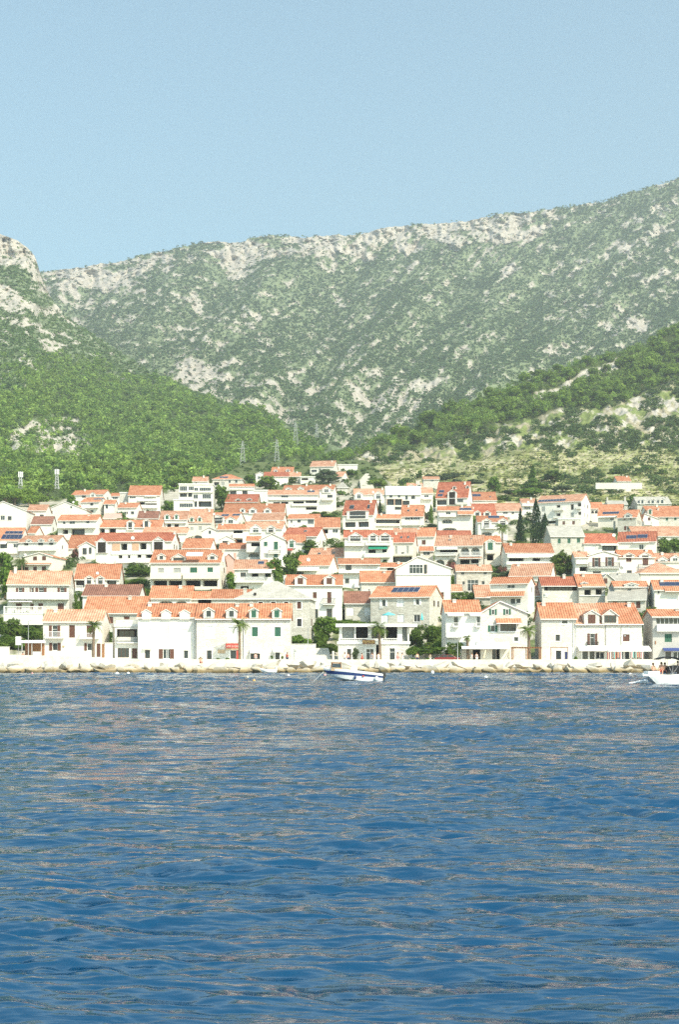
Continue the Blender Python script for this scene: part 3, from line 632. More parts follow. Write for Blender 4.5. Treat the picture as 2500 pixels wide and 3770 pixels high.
H('small house with two pinkish red roofs, among bushes in the left middle', 'A1', '930 1075 517 560 590', 'w', 'k', '')
# --- centre
FR_MOD = H('white modern flat roofed building with large glass bands on three floors', 'A2', '92 402 250 256 490', 'w', 'x',
  'w 100 270 165 312; w 180 272 226 308; w 230 284 266 313; w 278 283 380 315; l 100 333 165 370; l 175 330 212 366; w 223 345 263 382; w 305 342 380 382; l 225 405 256 456; l 270 405 386 456; b 90 312 400 328 .5; b 90 368 222 392 .8', k='flat', dep=9)
H('low white glazed wing at the foot of the modern flat roofed building', 'A2', '45 218 393 398 490', 'w', 'x', 'w 97 425 220 460', k='flat', dep=6, Y=468)
H('stepped white penthouse with a small red roof, above the modern flat roofed building', 'A2', '215 350 185 225 400', 'w', 'p', 'n 240 235 255 250')
H('villa with hipped red roof and roof solar panel, right of the modern flat roofed building', 'A2', '395 668 163 205 310', 'h', 'o', 'l 410 232 455 264; Yy 475 230 502 262; w 540 215 560 240; a 410 270 460 295; S 458 194 536 178; w 598 214 622 240', hip=True)
H('white house with thin red roof and two open porches, below the hipped villa', 'A2', '547 770 250 272 350', 'w', 'o', 'l 552 310 612 344; l 665 308 712 344; b 550 285 770 302 .5')
H('long white terrace house with rows of dark openings and a solar panel, centre top', 'A2', '897 1352 305 346 520', 'w', 'p', 'kk 945 412 1006 430; kk 1015 408 1080 430; kk 1125 403 1222 426; kk 1238 399 1340 421; kk 1240 456 1338 482; b 900 378 1345 396 .6; b 1110 428 1345 448 .6; S 1250 320 1318 300; w 1015 350 1080 372')
H('upper white terrace house with gabled right wing, behind the long white terrace house', 'A2', '1035 1490 260 302 490', 'w', 'o', 'D 1055 1115 276 302 w; D 1165 1225 272 302 w; D 1388 1465 272 332 w; n 1432 350 1480 378; b 1385 378 1490 402; C 1235 240; C 1450 245', g=25)
H('blank white block between the villa trees and the long white terrace house', 'A2', '770 905 306 312 430', 'w', 'x', '', k='flat', dep=7)
H('isolated white house with pale red roof, highest of all under the pine slope', 'A2', '1278 1490 42 92 160', 'w', 'p', 'n 1290 120 1338 140; w 1355 110 1375 125', g=42)
H('red roofed house with two round dormers, high in the centre', 'A2', '925 1118 97 152 215', 'h', 'o', 'D 945 985 112 140 w; D 1055 1095 110 140 w', g=22)
H('white walled house with red roof, high in the centre above a bright tree', 'A2', '862 1080 142 182 250', 'w', 'r', 'w 900 188 915 205')
H('small white gable house, leftmost of the high centre group', 'A2', '785 870 138 160 240', 'w', 'o', 'w 805 180 822 205', k='gable', dep=8)
H('low house with pale red roof and hedge below, right of the round dormered house', 'A2', '1082 1190 145 182 230', 'w', 'p', '')
H('tiny white shed with peaked wall, between the two highest red roofs', 'A2', '1190 1325 172 190 240', 'w', 'x', 'kk 1200 195 1260 215', k='flat', dep=5)
H('low white cottage with pink roof, high up near the pale dirt track', 'A3', '-30 48 140 184 225', 'w', 'p', '', g=60)
H('deep red roofed house with two eyebrow dormers, in the centre below the terrace house', 'A2', '512 800 343 412 480', 'q', 'r', 'D 600 652 376 402 n; D 700 752 372 398 n; n 635 425 702 446; C 503 375; C 740 400', g=32)
H('orange roofed house with three white gabled dormers and an open corner porch', 'A2', '495 1040 428 508 580', 'w', 'o', 'D 645 692 465 510 w; D 725 797 460 522 w; D 860 928 463 515 w; kk 968 512 1020 540', g=22)
H('white house with an arched attic balcony and solar panels on its roof', 'A2', '375 612 505 570 640', 'w', 'o', 'D 380 507 525 612 wide 552; D 520 607 545 612 w; S 452 535 520 515; S 552 532 622 514', g=88)
H('house with a wide pale roof and short white gable, centre', 'A2', '748 1030 515 575 640', 'w', 'p', 'C 885 570', g=42)
H('white house with two arched windows in a wide gabled dormer, centre', 'A2', '672 1022 590 655 800', 'w', 'p', 'D 737 842 610 692 w 645; D 885 968 618 690 n 645', g=48)
H('white house with red roof over a dark recessed loggia, left of the wide gabled dormer', 'A2', '445 678 612 660 800', 'w', 'o', 'kk 585 660 668 696; b 580 697 672 738; kk 590 745 668 786')
H('white gable fronted wing with one small window, left of the recessed loggia house', 'A2', '302 448 635 672 800', 'w', 'o', 'w 360 668 385 700', k='gable', ax=366, dep=10)
H('small white gable house with a dark window, below the recessed loggia house', 'A2', '462 592 713 748 830', 'w', 'o', 'n 485 762 546 790', k='gable', ax=525, dep=7)
H('low house with orange roof and white gable behind a dark cypress, left of centre', 'A2', '125 372 742 828 880', 'w', 'o', '', g=65)
H('white house with low orange roof and a pink door, below the small gable house', 'A2', '460 708 783 835 950', 'w', 'o', 'X 590 870 610 928 k door; w 600 880 606 925', g=None)
H('tall white gable house with dark green shutters and a small balcony, centre', 'A2', '826 1052 693 752 990', 'w', 'o', 'G 860 770 892 810; G 950 770 987 842; Yy 860 875 892 915; G 950 870 987 912; r 905 850 1012 880 .8 fine iron; T 1018 800 8', k='gable', ax=935, dep=11)
H('white balconied wing with an arched porch and balustrade, left of the tall green shuttered gable', 'A2', '702 824 722 762 960', 'w', 'o', 'kk 745 778 822 812; b 704 815 822 868; a 722 875 818 915; r 718 912 822 938 .6')
H('orange roofed house with one green shuttered dormer and a small red awning', 'A2', '1050 1232 708 778 900', 'w', 'o', 'D 1075 1147 745 830 G; N 1048 832 1122 852 red; n 1055 865 1100 890')
H('house with a steep deep red roof and white side gable with small windows, centre', 'A2', '1035 1338 643 722 850', 'w', 'r', 'C 1105 690; C 1330 725; K 1195 676 1225 662', g=92)
H('white house with thin orange roof and one dark window, above the steep deep red roof', 'A2', '1078 1352 523 562 650', 'w', 'o', 'n 1163 570 1192 596; n 1103 572 1116 600; w 1255 568 1310 612; C 1185 640', g=26)
H('broad orange roofed house with white wall above a dark hedge, centre', 'A2', '1322 1548 553 642 750', 'w', 'o', 'kk 1395 655 1440 696; w 1480 655 1530 690')
H('house with wide pale orange roof, behind the dark tree in the centre', 'A2', '1255 1680 828 908 960', 'c', 'p', 'K 1335 880 1362 866; K 1468 876 1490 862', g=70)
H('orange roofed house with large satellite dish and grey stone gable, beside the dark tree', 'A2', '1152 1450 893 985 1075', 'w', 'o', 'T 1248 925 18; N 1152 995 1362 1035; n 1155 1042 1218 1062', g=76)
H('white house with two stepped roofs and railed balcony, left of the big white gable', 'B3', '18 388 -58 -10 190', 'w', 'o', 'n 80 0 132 48; r 15 55 245 75; n 74 122 112 165; R 20 -14 388 -2 .7; C 230 -60; r 160 160 215 205 .8', g=None)
H('small low house with narrow orange roof, touching the big white gable on its left', 'B3', '392 590 -18 18 100', 'w', 'o', 'kk 455 22 512 48')
H('big white gable fronted house with a wide attic window, above the solar panel stone house', 'B3', '535 1030 -82 28 330', 'w', 'o', 'w 655 -5 780 78; n 788 -5 815 78; U 535 84 1030 92; B 940 245 968 292', k='gable', ax=735, dep=10)
H('long pale house with plain orange roof, below the big white gable', 'B3', '220 532 55 155 310', 'h', 'o', 'w 285 218 298 240')
# --- centre right
H('white house with two white gabled dormers and long red roof, below the pale dirt track', 'A3', '155 425 293 346 410', 'w', 'p', 'D 165 237 318 388 w; D 337 412 314 392 w; T 330 318 10; C 415 275')
H('unfinished house with white roof and open brick loggias', 'A3', '445 756 272 342 520', 'w', 'x', 'w 475 345 502 374; w 550 345 574 372; w 618 352 642 392; a 672 350 708 385; l 455 385 516 440; l 525 385 586 440; l 595 400 656 442; l 525 455 592 482; X 450 384 454 440 q brick_pier; X 517 384 524 440 q brick_pier; X 588 384 594 440 q brick_pier', dep=9)
H('white dormered house with two little gables, behind the white roofed unfinished house', 'A3', '640 778 242 284 340', 'w', 'p', 'D 648 698 252 288 n; D 718 768 245 284 n; C 728 215; C 745 215', g=None)
H('lone stone cottage with pink roof, at the foot of the terraced vineyard', 'A3', '782 926 183 207 250', 'h', 'p', 'w 850 212 875 225')
H('stepped white house with pale roof, right of the unfinished white roofed house', 'A3', '758 868 283 332 500', 'w', 'p', 'w 790 350 830 370; b 770 375 860 392; w 785 448 800 470', g=None)
H('large red roofed house with an arched central dormer and two solar panels', 'A3', '897 1182 232 372 500', 'w', 'r', 'D 1002 1085 298 440 kk 325; D 1033 1068 256 290 n; D 1152 1186 254 284 n; S 915 320 960 296; S 908 358 955 336; l 905 392 990 436; w 1088 382 1142 422; n 1015 385 1025 408; n 1055 383 1065 406; b 1085 420 1180 440', g=45)
H('low house with bright orange roof and roof heater, right of the large red roofed house', 'A3', '1190 1445 322 396 450', 'w', 'o', 'S 1232 355 1310 330; K 1385 365 1400 355', g=None)
H('white house with arched porch and roof solar strip, behind the big round tree', 'A3', '918 1230 452 488 700', 'w', 'o', 'w 985 500 1028 526; a 950 568 1046 606; a 955 645 1082 672; b 925 527 1075 548; R 1088 485 1235 530 1.5; S 1112 487 1220 464', g=None)
H('red roofed house with two white dormers, above the house with blue solar strip', 'A3', '1242 1442 428 532 580', 'w', 'r', 'D 1237 1302 488 540 n; D 1325 1392 490 540 n; C 1285 440; T 1240 455 12')
H('long house with pale red roof, left of the large white apartment block on the right', 'A3', '1392 1672 424 492 560', 'w', 'p', 'w 1410 500 1450 518; w 1500 500 1545 520; n 1580 500 1600 520')
H('white house with blue solar strip, gabled dormers and arched ground floor, beside the upper palm', 'A3', '1275 1545 538 592 740', 'w', 'o', 'D 1308 1397 558 655 n; D 1455 1546 556 650 n; r 1335 620 1442 656; a 1308 682 1402 716; S 1378 552 1480 526; T 1540 525 13')
H('cream house with arched balconies, striped awning and wide pale orange roof', 'A3', '886 1318 714 806 1000', 'h', 'p', 'kk 930 842 1092 868; N 905 812 1092 842 .9; a 1118 822 1197 905; a 1213 822 1292 903; r 888 868 1084 896 .8; r 1112 865 1304 906 .6; R 1105 908 1312 926 1.2; kk 1115 932 1200 972; kk 1213 930 1282 966; a 893 930 972 985; a 998 926 1078 992; K 1000 752 1030 742; K 1200 742 1215 732', g=25)
H('narrow cream house with tall green shuttered door under a gable, beside the upper palm', 'A3', '1336 1482 720 772 980', 'c', 'o', 'D 1340 1432 745 860 G 768; b 1342 848 1430 880; kk 1358 885 1416 940')
H('low dark red roof behind the cream house with arched balconies', 'A3', '906 1214 670 712 800', 'w', 'r', '')
H('white house with bright gable and one brown window, left of the arched balcony house', 'A3', '725 878 645 724 850', 'w', 'o', 'B 768 755 803 796; r 765 798 806 832 .6; C 725 640', g=30)
H('low lean roofed annex with grid window, below the bright gable house', 'A3', '755 872 815 852 940', 'c', 'o', 'w 780 858 842 892')
H('cream house with steep red roof, two skylights and tall grey shutters', 'A3', '490 692 690 776 970', 'c', 'r', 'Yy 525 808 546 880; Yy 630 808 650 878; b 488 880 688 898 .7; w 580 865 610 880; K 563 734 586 716; K 626 734 648 716; l 498 905 680 955', g=34)
H('cream house with a glazed veranda and thin orange roof, between two tall red roofs', 'A3', '332 578 525 562 660', 'c', 'o', 'l 340 572 568 605; b 335 605 570 630 .5')
H('tall white house with a steep orange roof and railed upper balcony, centre right', 'A3', '582 780 440 542 650', 'w', 'o', 'w 615 545 665 576; w 690 542 752 574; kk 668 545 688 576; r 580 575 756 625; K 632 490 652 472; K 708 488 726 470', g=14)
H('big white house with steep red roof, a glass attic row and two skylights', 'A3', '55 328 397 528 680', 'w', 'r', 'l 75 592 168 642; l 195 590 288 640; w 95 532 290 568; K 100 468 142 430; K 262 466 286 428; D 92 288 488 570 wide 495; b 60 640 300 662 .8', g=52)
H('twin white house with gabled balcony doors and a green awning, centre right', 'A3', '68 508 668 732 970', 'w', 'r', 'D 105 232 684 770 wide; D 283 372 690 770 n; D 385 487 687 770 wide; b 245 878 482 915; r 72 768 248 810; r 262 766 484 806; N 285 808 457 838 1.0 green; kk 288 842 352 872; kk 413 838 452 866; kk 418 930 452 956')
H('small low house with pale orange roof, between the twin white house and the bright gable', 'A3', '520 722 648 690 780', 'w', 'p', '')
# --- right
H('large white apartment block with solar strip, grey shutters and recessed balconies', 'A4', '287 690 350 412 610', 'w', 'p', 'Yy 330 447 362 493; kk 465 438 500 466; l 592 437 622 488; kk 655 428 702 462; kk 465 514 502 542; Yy 592 513 622 556; kk 660 508 704 536; Yy 330 520 362 570; b 445 466 532 490; b 445 542 532 560; b 648 462 706 484 .8; S 295 405 540 382; kk 380 578 480 602', g=80)
H('stone annex with small brown windows, at the foot of the large white apartment block', 'A4', '482 680 566 570 650', 'h', 'x', 'B 520 585 543 617; B 608 583 632 615', k='flat', dep=5)
H('plain white house with dish, left of the large white apartment block', 'A4', '152 288 382 420 520', 'w', 'p', 'b 150 430 285 450; w 175 455 230 475; T 210 415 12; S 150 548 245 520'.split('; S')[0])
H('low house with orange roof and dark arches, right of the large white apartment block', 'A4', '776 892 416 472 580', 'w', 'o', 'a 780 490 806 516; a 812 488 842 516')
H('cream house with two tier red roof and dark solar strip, right of the dark arches', 'A4', '840 1050 435 535 630', 'c', 'o', 'S 878 520 1035 498; n 950 560 985 575; N 842 540 1000 552 .8; C 962 580', g=32)
H('roofless stone ruin with two chimney stubs, under the green slope on the right', 'A4', '930 1108 400 432 490', 's', 'g', 'C 938 365; C 1098 362')
H('grey stone house with grey slab roof and three dormers, far right above the red roofs', 'A4', '1195 1500 366 425 500', 's', 'g', 'D 1218 1262 380 435 w; D 1308 1358 380 432 w; D 1392 1445 375 432 w; C 1485 355')
H('stone house with a small double dormer and shuttered brown loggia, right', 'A4', '1018 1185 486 552 690', 's', 'o', 'D 1078 1150 508 555 w; X 1075 535 1088 572 shB shutter; X 1130 535 1143 572 shB shutter; ob 1078 630 1152 665; n 1000 630 1015 660; C 965 575', g=48)
H('white lean roofed house with one brown shutter and railed balcony, far right', 'A4', '1245 1392 512 566 650', 'w', 'o', 'B 1292 552 1316 582; r 1255 582 1332 622 .8', k='gable', ax=1262, dep=8)
H('long stone house with green windows and orange roof, far right', 'A4', '1310 1660 472 545 640', 's', 'o', 'D 1298 1342 465 522 G; G 1452 548 1474 580; G 1528 546 1550 577')
H('low orange roofed house behind the long stone house with green windows', 'A4', '1268 1660 450 478 560', 'w', 'o', '')
H('house with long pale orange roof and a blank pale wall, far right above the bushes', 'A4', '1165 1660 633 718 780', 'w', 'p', 'V 1490 665 1508 655; C 1330 655')
H('grey stone house with pale slab roof and three green windows, beside the cypresses', 'A4', '414 718 630 720 900', 's', 'g', 'G 477 742 504 786; G 565 740 593 784; G 650 738 680 780; n 655 850 682 872; V 565 662 580 650; V 762 655 778 643; C 725 690')
H('white house with dark red roof and brown loggia door, right of the grey slab roof', 'A4', '712 1012 698 786 900', 'w', 'r', 'Wh 780 810 822 852; l 880 805 1012 852; N 862 785 1022 806 .8; T 1015 698 16; C 1005 735')
H('white house with dark red roof and two black solar panels, right', 'A4', '1018 1362 681 770 900', 'w', 'r', 'S 1090 740 1187 704; S 1192 735 1286 698; w 1212 795 1252 842; N 1160 772 1300 782 .8', g=14)
H('white house with dormers and brown shutters on an orange roof, right', 'A4', '1035 1352 846 908 1080', 'w', 'o', 'D 1065 1168 868 910 n; D 1208 1322 863 912 n; B 1095 912 1143 952; B 1245 905 1296 980; r 1205 975 1345 1012 .6 fine iron; n 1100 1028 1146 1056; T 1068 985 17')
H('white gable house with two brown shuttered balcony doors, right', 'A4', '752 1038 850 895 1080', 'w', 'o', 'ob 790 915 863 996; ob 908 910 985 990; r 755 960 1032 1012 .8 iron fine; n 795 1036 866 1056; U 755 1014 1035 1022', k='gable', ax=895, dep=8)
H('narrow house with open dark loggia and white balustrade, left of the brown shuttered gable', 'A4', '635 752 862 910 1080', 'w', 'p', 'kk 690 908 748 932; r 640 935 748 972 .8; kk 675 995 748 1036')
H('white house with bright orange roof and long dark window band under white awnings, right', 'A4', '10 440 787 870 1030', 'w', 'o', 'kk 35 918 170 946; kk 250 918 320 944; N 20 874 212 916 .8; N 214 874 436 914 .8; r 12 950 438 978 .8; C 100 800'.replace('; C 100 800', ''))
H('low house with pale orange roof and stone gable, below the long dark window band', 'B4', '40 408 -10 96 200', 'w', 'p', '', g=52)
H('house with pyramid orange roof and cream wall, far right', 'B4', '1225 1640 -20 72 170', 'c', 'p', '', hip=True, dep=14)
H('orange roofed house with a small gabled dormer, above the pyramid roof on the far right', 'A4', '1362 1660 876 950 1000', 'w', 'p', 'D 1380 1470 903 948; D 1490 1580 890 950')
H('white house with orange roof and long ribbon of dark windows, right', 'B4', '336 664 108 186 360', 'h', 'r', 'l 355 192 656 232; T 368 258 9; X 350 262 385 290 metal_pale air_conditioner; C 555 80')
H('stone house with brown loggia and pale gable under a two tier roof, right', 'B4', '668 905 84 196 370', 's', 'o', 'R 692 172 908 196 .5; kk 718 222 777 272; kk 820 216 877 268; D 690 752 148 180; U 672 272 905 280', g=None)
H('low grey stone house with grey slab roof and brown shutters, right', 'B4', '930 1272 198 312 440', 's', 'g', 'B 975 330 1015 390; B 1080 330 1118 390; B 1185 330 1224 392; K 1100 228 1130 212', g=20)
H('stone gable with orange roof, behind the low grey slab roof on the right', 'B4', '990 1292 148 195 400', 's', 'o', 'D 1075 1202 158 196')
H('house with blue solar panels and shadowed grey side, at the right edge', 'B4', '1352 1640 138 222 440', 'w', 'o', 'S 1408 190 1600 152; R 1440 198 1600 242 1.0; n 1380 232 1396 258; Wh 1470 290 1560 330', g=-52, dep=8)
H('tall white house with two stripes of orange roof, above the stone gable house', 'B4', '-130 208 110 166 440', 'w', 'o', 'R -150 238 182 288 1.2; n 52 305 92 350; w 100 303 142 348; w 20 180 90 210', g=58)
H('small roof of mottled old tiles, left of the two striped orange roofs', 'B3', '1258 1390 183 290 345', 's', 'p', '')
H('stone cottage with two dark square windows and white doorway, centre right', 'B3', '1082 1398 0 54 260', 's', 'p', 'n 1125 58 1152 88; n 1327 56 1355 86; n 1135 148 1156 178; n 1310 146 1336 176; d 1180 135 1278 235')
H('tiny shed with pale red roof, beside the hedge below the stone cottage', 'B3', '1045 1130 178 236 290', 's', 'p', '')
H('narrow house with mottled old roof, left of the ribbon windowed house', 'B4', '246 335 168 276 340', 's', 'p', '')
H('small stone gable cottage with an orange door, behind the low grey slab roof', 'B4', '872 986 75 132 220', 's', 'g', 'B 895 120 925 165', k='gable', ax=925, dep=7)
H('low house with grey slab roof, left of the pyramid orange roof', 'B4', '988 1232 76 152 200', 's', 'g', '')
H('stone hut with grey pyramid roof, beside the pale dirt track', 'A3', '5 100 232 278 320', 's', 'g', '', hip=True, dep=6)
# ------------------------------------------------------------------ LAND: sheets of real hillside
def lerp_pts(px, pts):
    a = np.array(pts, float); return np.interp(px, a[:, 0], a[:, 1])
def sst(x, a, b):
    t = np.clip((x - a) / (b - a), 0, 1); return t * t * (3 - 2 * t)
def mixc(a, b, t): return a * (1 - t[..., None]) + np.array(b) * t[..., None]
RIDGE_M = [(-1400, 1080), (0, 1030), (160, 1003), (398, 972), (638, 917), (749, 893), (893, 892), (956, 869), (1116, 873), (1275, 869), (1435, 837), (1594, 826), (1801, 797), (2025, 776), (2232, 741), (2391, 693), (2500, 661), (3000, 520), (3900, 420)]
RIDGE_L = [(-1400, 520), (-600, 700), (0, 862), (60, 885), (100, 912), (128, 945), (140, 985), (150, 1020), (185, 1095), (239, 1164), (398, 1267), (558, 1371), (717, 1442), (956, 1522), (1116, 1594), (1275, 1658), (1420, 1712), (2600, 1790)]
YR_L = [(-1400, 1900), (0, 1700), (140, 1640), (558, 1300), (1116, 1000), (1275, 920), (2600, 800)]
RIDGE_R = [(-200, 1840), (900, 1760), (1100, 1722), (1200, 1692), (1307, 1660), (1387, 1628), (1514, 1580), (1721, 1484), (1913, 1412), (2072, 1357), (2232, 1309), (2359, 1277), (2500, 1205), (3200, 1000), (4200, 900)]
YR_R = [(-200, 780), (1307, 830), (1514, 900), (2072, 1000), (2500, 1080), (4200, 1250)]
MID_R = [(-200, 1855), (1100, 1790), (1307, 1722), (1387, 1714), (1720, 1690), (1900, 1662), (2500, 1660), (4200, 1640)]
FOOT_L, FOOT_R = 1852.0, 1872.0
END_T = [(-900, 1852), (0, 1852), (420, 1815), (750, 1790), (900, 1700), (1350, 1690), (1450, 1790), (1800, 1845), (3500, 1860)]
def P_L(px, py):
    r = lerp_pts(px, RIDGE_L); Yr = lerp_pts(px, YR_L); t = (FOOT_L - py) / (FOOT_L - r)
    return 546 + (Yr - 546) * np.maximum(t, 0)
def P_R(px, py):
    m = lerp_pts(px, MID_R); r = lerp_pts(px, RIDGE_R); Yr = lerp_pts(px, YR_R)
    a = np.clip((FOOT_R - py) / (FOOT_R - m), 0, 1); b = np.clip((m - py) / (m - r), 0, 1.6)
    return 528 + (760 - 528) * a + (Yr - 760) * b
def P_M(px, py):
    r = lerp_pts(px, RIDGE_M); t = np.clip((1700 - py) / (1700 - r), 0, 1.3)
    return 1000 + 1750 * (0.55 * t + 0.45 * (1 - (1 - np.clip(t, 0, 1)) ** 1.8) * 1.0) * 0.98 + 35 * t
def world(px, py, Y): return (px - CX) / FPX * Y, Y, CH + (HZ - py) / FPX * Y

def rock_M(px, py):
    r = lerp_pts(px, RIDGE_M); d = py - r
    tl = .06 + .42 * sst(px, 1000, 1900); a = px * np.cos(tl) - py * np.sin(tl); b = px * np.sin(tl) + py * np.cos(tl)
    n1 = fbm(a / 62, b / 12, 4, 3, .55); n2 = fbm(px / 28, py / 10, 3, 11, .5); n3 = fbm(px / 160, py / 12, 4, 23); n4 = fbm(px / 240, py / 170, 3, 31)
    band = sst(px, 60, 220) * (1 - sst(px, 2000, 2180))
    wob = 55 + 85 * fbm(px / 170, py * 0 + 3.3, 4, 41)
    cliff = band * (1 - sst(d, wob * .75, wob)) * .22 * (.30 + 1.05 * sst(fbm(px / 85, py / 38, 4, 61), .34, .56))
    low = sst(py, 1330, 1480) * sst(px, 450, 700) * (1 - sst(px, 1600, 1900))
    v = .5 * n1 + .5 * n2 + .16 * (n4 - .5) - .012 + cliff * .95 + low * (.075 + .75 * (n3 - .5)) - .05 * sst(px, 2050, 2300) * (1 - sst(d, 60, 120)) + .03 * (1 - sst(px, 500, 900)) + .02 * sst(px, 1600, 2100) * sst(py, 900, 1150)
    for cx_, cy_, rx, ry, k in ((1252, 1085, 17, 52, -.5), (1872, 995, 30, 42, -.25), (1185, 945, 40, 40, 0), (2300, 930, 26, 42, -.6), (2330, 1190, 60, 26, -.5), (740, 1370, 85, 42, -.25), (2450, 850, 60, 14, -.5), (860, 985, 45, 60, -.3), (720, 1110, 18, 30, -.6)):
        xx = (px - cx_) - k * -(py - cy_) ; q = (xx / rx) ** 2 + ((py - cy_) / ry) ** 2
        v = v + .30 * np.exp(-q * 1.2)
    v = v - .3 * np.exp(-(((px - 1868) / 9) ** 2 + ((py - 978) / 8) ** 2))
    return sst(v, .57, .612), cliff
def sheet(name, pxs, ts, pyf, Yf, colf, dispf, m, back=True):
    PX, T = np.meshgrid(pxs, ts); PY = pyf(PX, T); Y = Yf(PX, PY)
    dz, dy = dispf(PX, PY, T); X, YY, Z = world(PX, PY, Y)
    X = X + (PX - CX) / FPX * dy; YY = YY + dy; Z = Z + (HZ - PY) / FPX * dy + dz
    C = colf(PX, PY, T)
    if back:      # the far side of the crest
        ex, ey, ez, ec = [], [], [], []
        for k, (d, h) in enumerate(((25, -4), (90, -25), (240, -90))):
            ex.append(X[-1] * (1 + d / Y[-1])); ey.append(YY[-1] + d); ez.append(Z[-1] + h); ec.append(C[-1])
        X = np.vstack([X, ex]); YY = np.vstack([YY, ey]); Z = np.vstack([Z, ez]); C = np.concatenate([C, np.array(ec)])
    V = np.stack([X, YY, Z], -1).reshape(-1, 3)
    me = npmesh(name, V, grid_faces(*X.shape), [MATS[m]], C.reshape(-1, 3), True)
    return kind(obj(name, me), 'structure')
ROCK = np.array((.55, .505, .425)); SCRUB = np.array((.195, .24, .13)); SOIL = np.array((.38, .34, .23)); GRASS = np.array((.23, .28, .09))
# back mountain
def col_M(px, py, T):
    rk, cl = rock_M(px, py); n = fbm(px / 9, py / 8, 3, 77)[..., None]
    base = SCRUB * (.75 + .6 * n) + np.array((.02, .018, .01)) * fbm(px / 60, py / 40, 3, 5)[..., None]
    rc = ROCK * (.72 + .45 * fbm(px / 14, py / 22, 4, 63)[..., None])
    return base * (1 - rk[..., None]) + rc * rk[..., None]
def disp_M(px, py, T):
    e = 1 - sst(T, .9, 1.0)
    rk, cl = rock_M(px, py)
    gul = (fbm((px + .8 * py) / 150, (py - .3 * px) / 420, 5, 91) - .5)
    dz = 60 * gul * e + 6 * (fbm(px / 22, py / 22, 3, 13) - .5) * e + 3.5 * (1 - rk) * fbm(px / 6, py / 6, 2, 19)
    cr = fbm(px / 34, py / 60, 5, 51) - .5
    return dz + 3 * (fbm(px / 12, py * 0, 3, 8) - .5) * (1 - e), cl * 340 * cr + 40 * (fbm(px / 18, py / 10, 3, 21) - .5) * rk
sheet('mountain', np.arange(-1300, 3800, 5.2), np.linspace(0, 1, 330),
      lambda px, t: 1700 + (lerp_pts(px, RIDGE_M) + 9 * (fbm(px / 40, px * 0, 4, 2) - .5) * 2 - 1700) * t, P_M, col_M, disp_M, 'rocky')
# left spur
PINE_B = [(-800, 1400), (0, 1400), (300, 1340), (450, 1380), (717, 1470), (956, 1545), (1275, 1690), (1700, 1800)]
def pine_d(px, py):
    d = py - lerp_pts(px, PINE_B) + 90 * (fbm(px / 90, py / 50, 4, 7) - .5)
    v = sst(d, -60, 70)
    v = v * (1 - .72 * sst(1.25 - ((px - 195) / 165) ** 2 - ((py - 1625) / 72) ** 2 + 1.5 * (fbm(px / 30, py / 25, 3, 9) - .5), .1, .5))
    v = v * (1 - .8 * sst(1.2 - ((px - 25) / 75) ** 2 - ((py - 1445) / 60) ** 2 + 1.2 * (fbm(px / 30, py / 25, 3, 29) - .5), .1, .5))
    return v
def rock_L(px, py):
    r = lerp_pts(px, RIDGE_L); a = px * .85 + py * .52; b = -px * .52 + py * .85
    v = .6 * fbm(a / 95, b / 16, 4, 4, .55) + .4 * fbm(px / 34, py / 15, 3, 12, .5) - .015
    d = py - r
    v = v + .30 * (1 - sst(d, 30, 75)) * (1 - sst(px, 120, 170)) + .05 * (1 - sst(py, 1000, 1300)) * (1 - sst(px, 300, 500)) - .25 * pine_d(px, py) + .035 * (1 - sst(px, 300, 700))
    v = v + .20 * (1 - sst(d, 60, 115)) * (1 - sst(px, 110, 150)); v = v + .35 * np.exp(-(((px - 60) / 75) ** 2 + ((py - 1115 - .55 * (px - 60)) / 32) ** 2))
    v = v - .28 * np.exp(-(((px - 60) / 110) ** 2 + ((py - 1048 - .6 * (px - 60)) / 22) ** 2))
    v = v - .12 * (sst(px, 250, 330)) * (1 - sst(d, 35, 60))
    pt = 1.25 - ((px - 195) / 165) ** 2 - ((py - 1625) / 72) ** 2
    v = v + .14 * sst(pt, .0, .5)
    return sst(v, .53, .59)
def col_L(px, py, T):
    rk = rock_L(px, py)[..., None]; pd = pine_d(px, py)[..., None]; n = fbm(px / 9, py / 8, 3, 78)[..., None]
    base = SCRUB * (.7 + .7 * n) * (1 - pd) + np.array((.075, .105, .035)) * (.7 + .6 * n) * pd
    rc = ROCK * (.78 + .4 * fbm(px / 14, py / 18, 4, 64)[..., None])
    return base * (1 - rk) + rc * rk
def disp_L(px, py, T):
    e = 1 - sst(T, .93, 1.0); rk = rock_L(px, py); d = py - lerp_pts(px, RIDGE_L)
    cl = (1 - sst(d, 30, 90)) * (1 - sst(px, 140, 200))
    return (-18 * sst(py - lerp_pts(px, END_T), -4, 14) + 26 * (fbm(px / 150, py / 150, 4, 14) - .5) * e * sst(T, 0, .15) + 4 * (fbm(px / 18, py / 14, 3, 15) - .5) * e,
            30 * rk * (fbm(px / 20, py / 14, 4, 16) - .5) + cl * 130 * (fbm(px / 30, py / 36, 4, 17) - .5))
sheet('left_hill', np.concatenate([np.arange(-1300, -40, 30), np.arange(-40, 1400, 5)]), np.linspace(0, 1, 300),
      lambda px, t: FOOT_L + (lerp_pts(px, RIDGE_L) + 5 * (fbm(px / 22, px * 0, 4, 6) - .5) - FOOT_L) * t, P_L, col_L, disp_L, 'rocky')
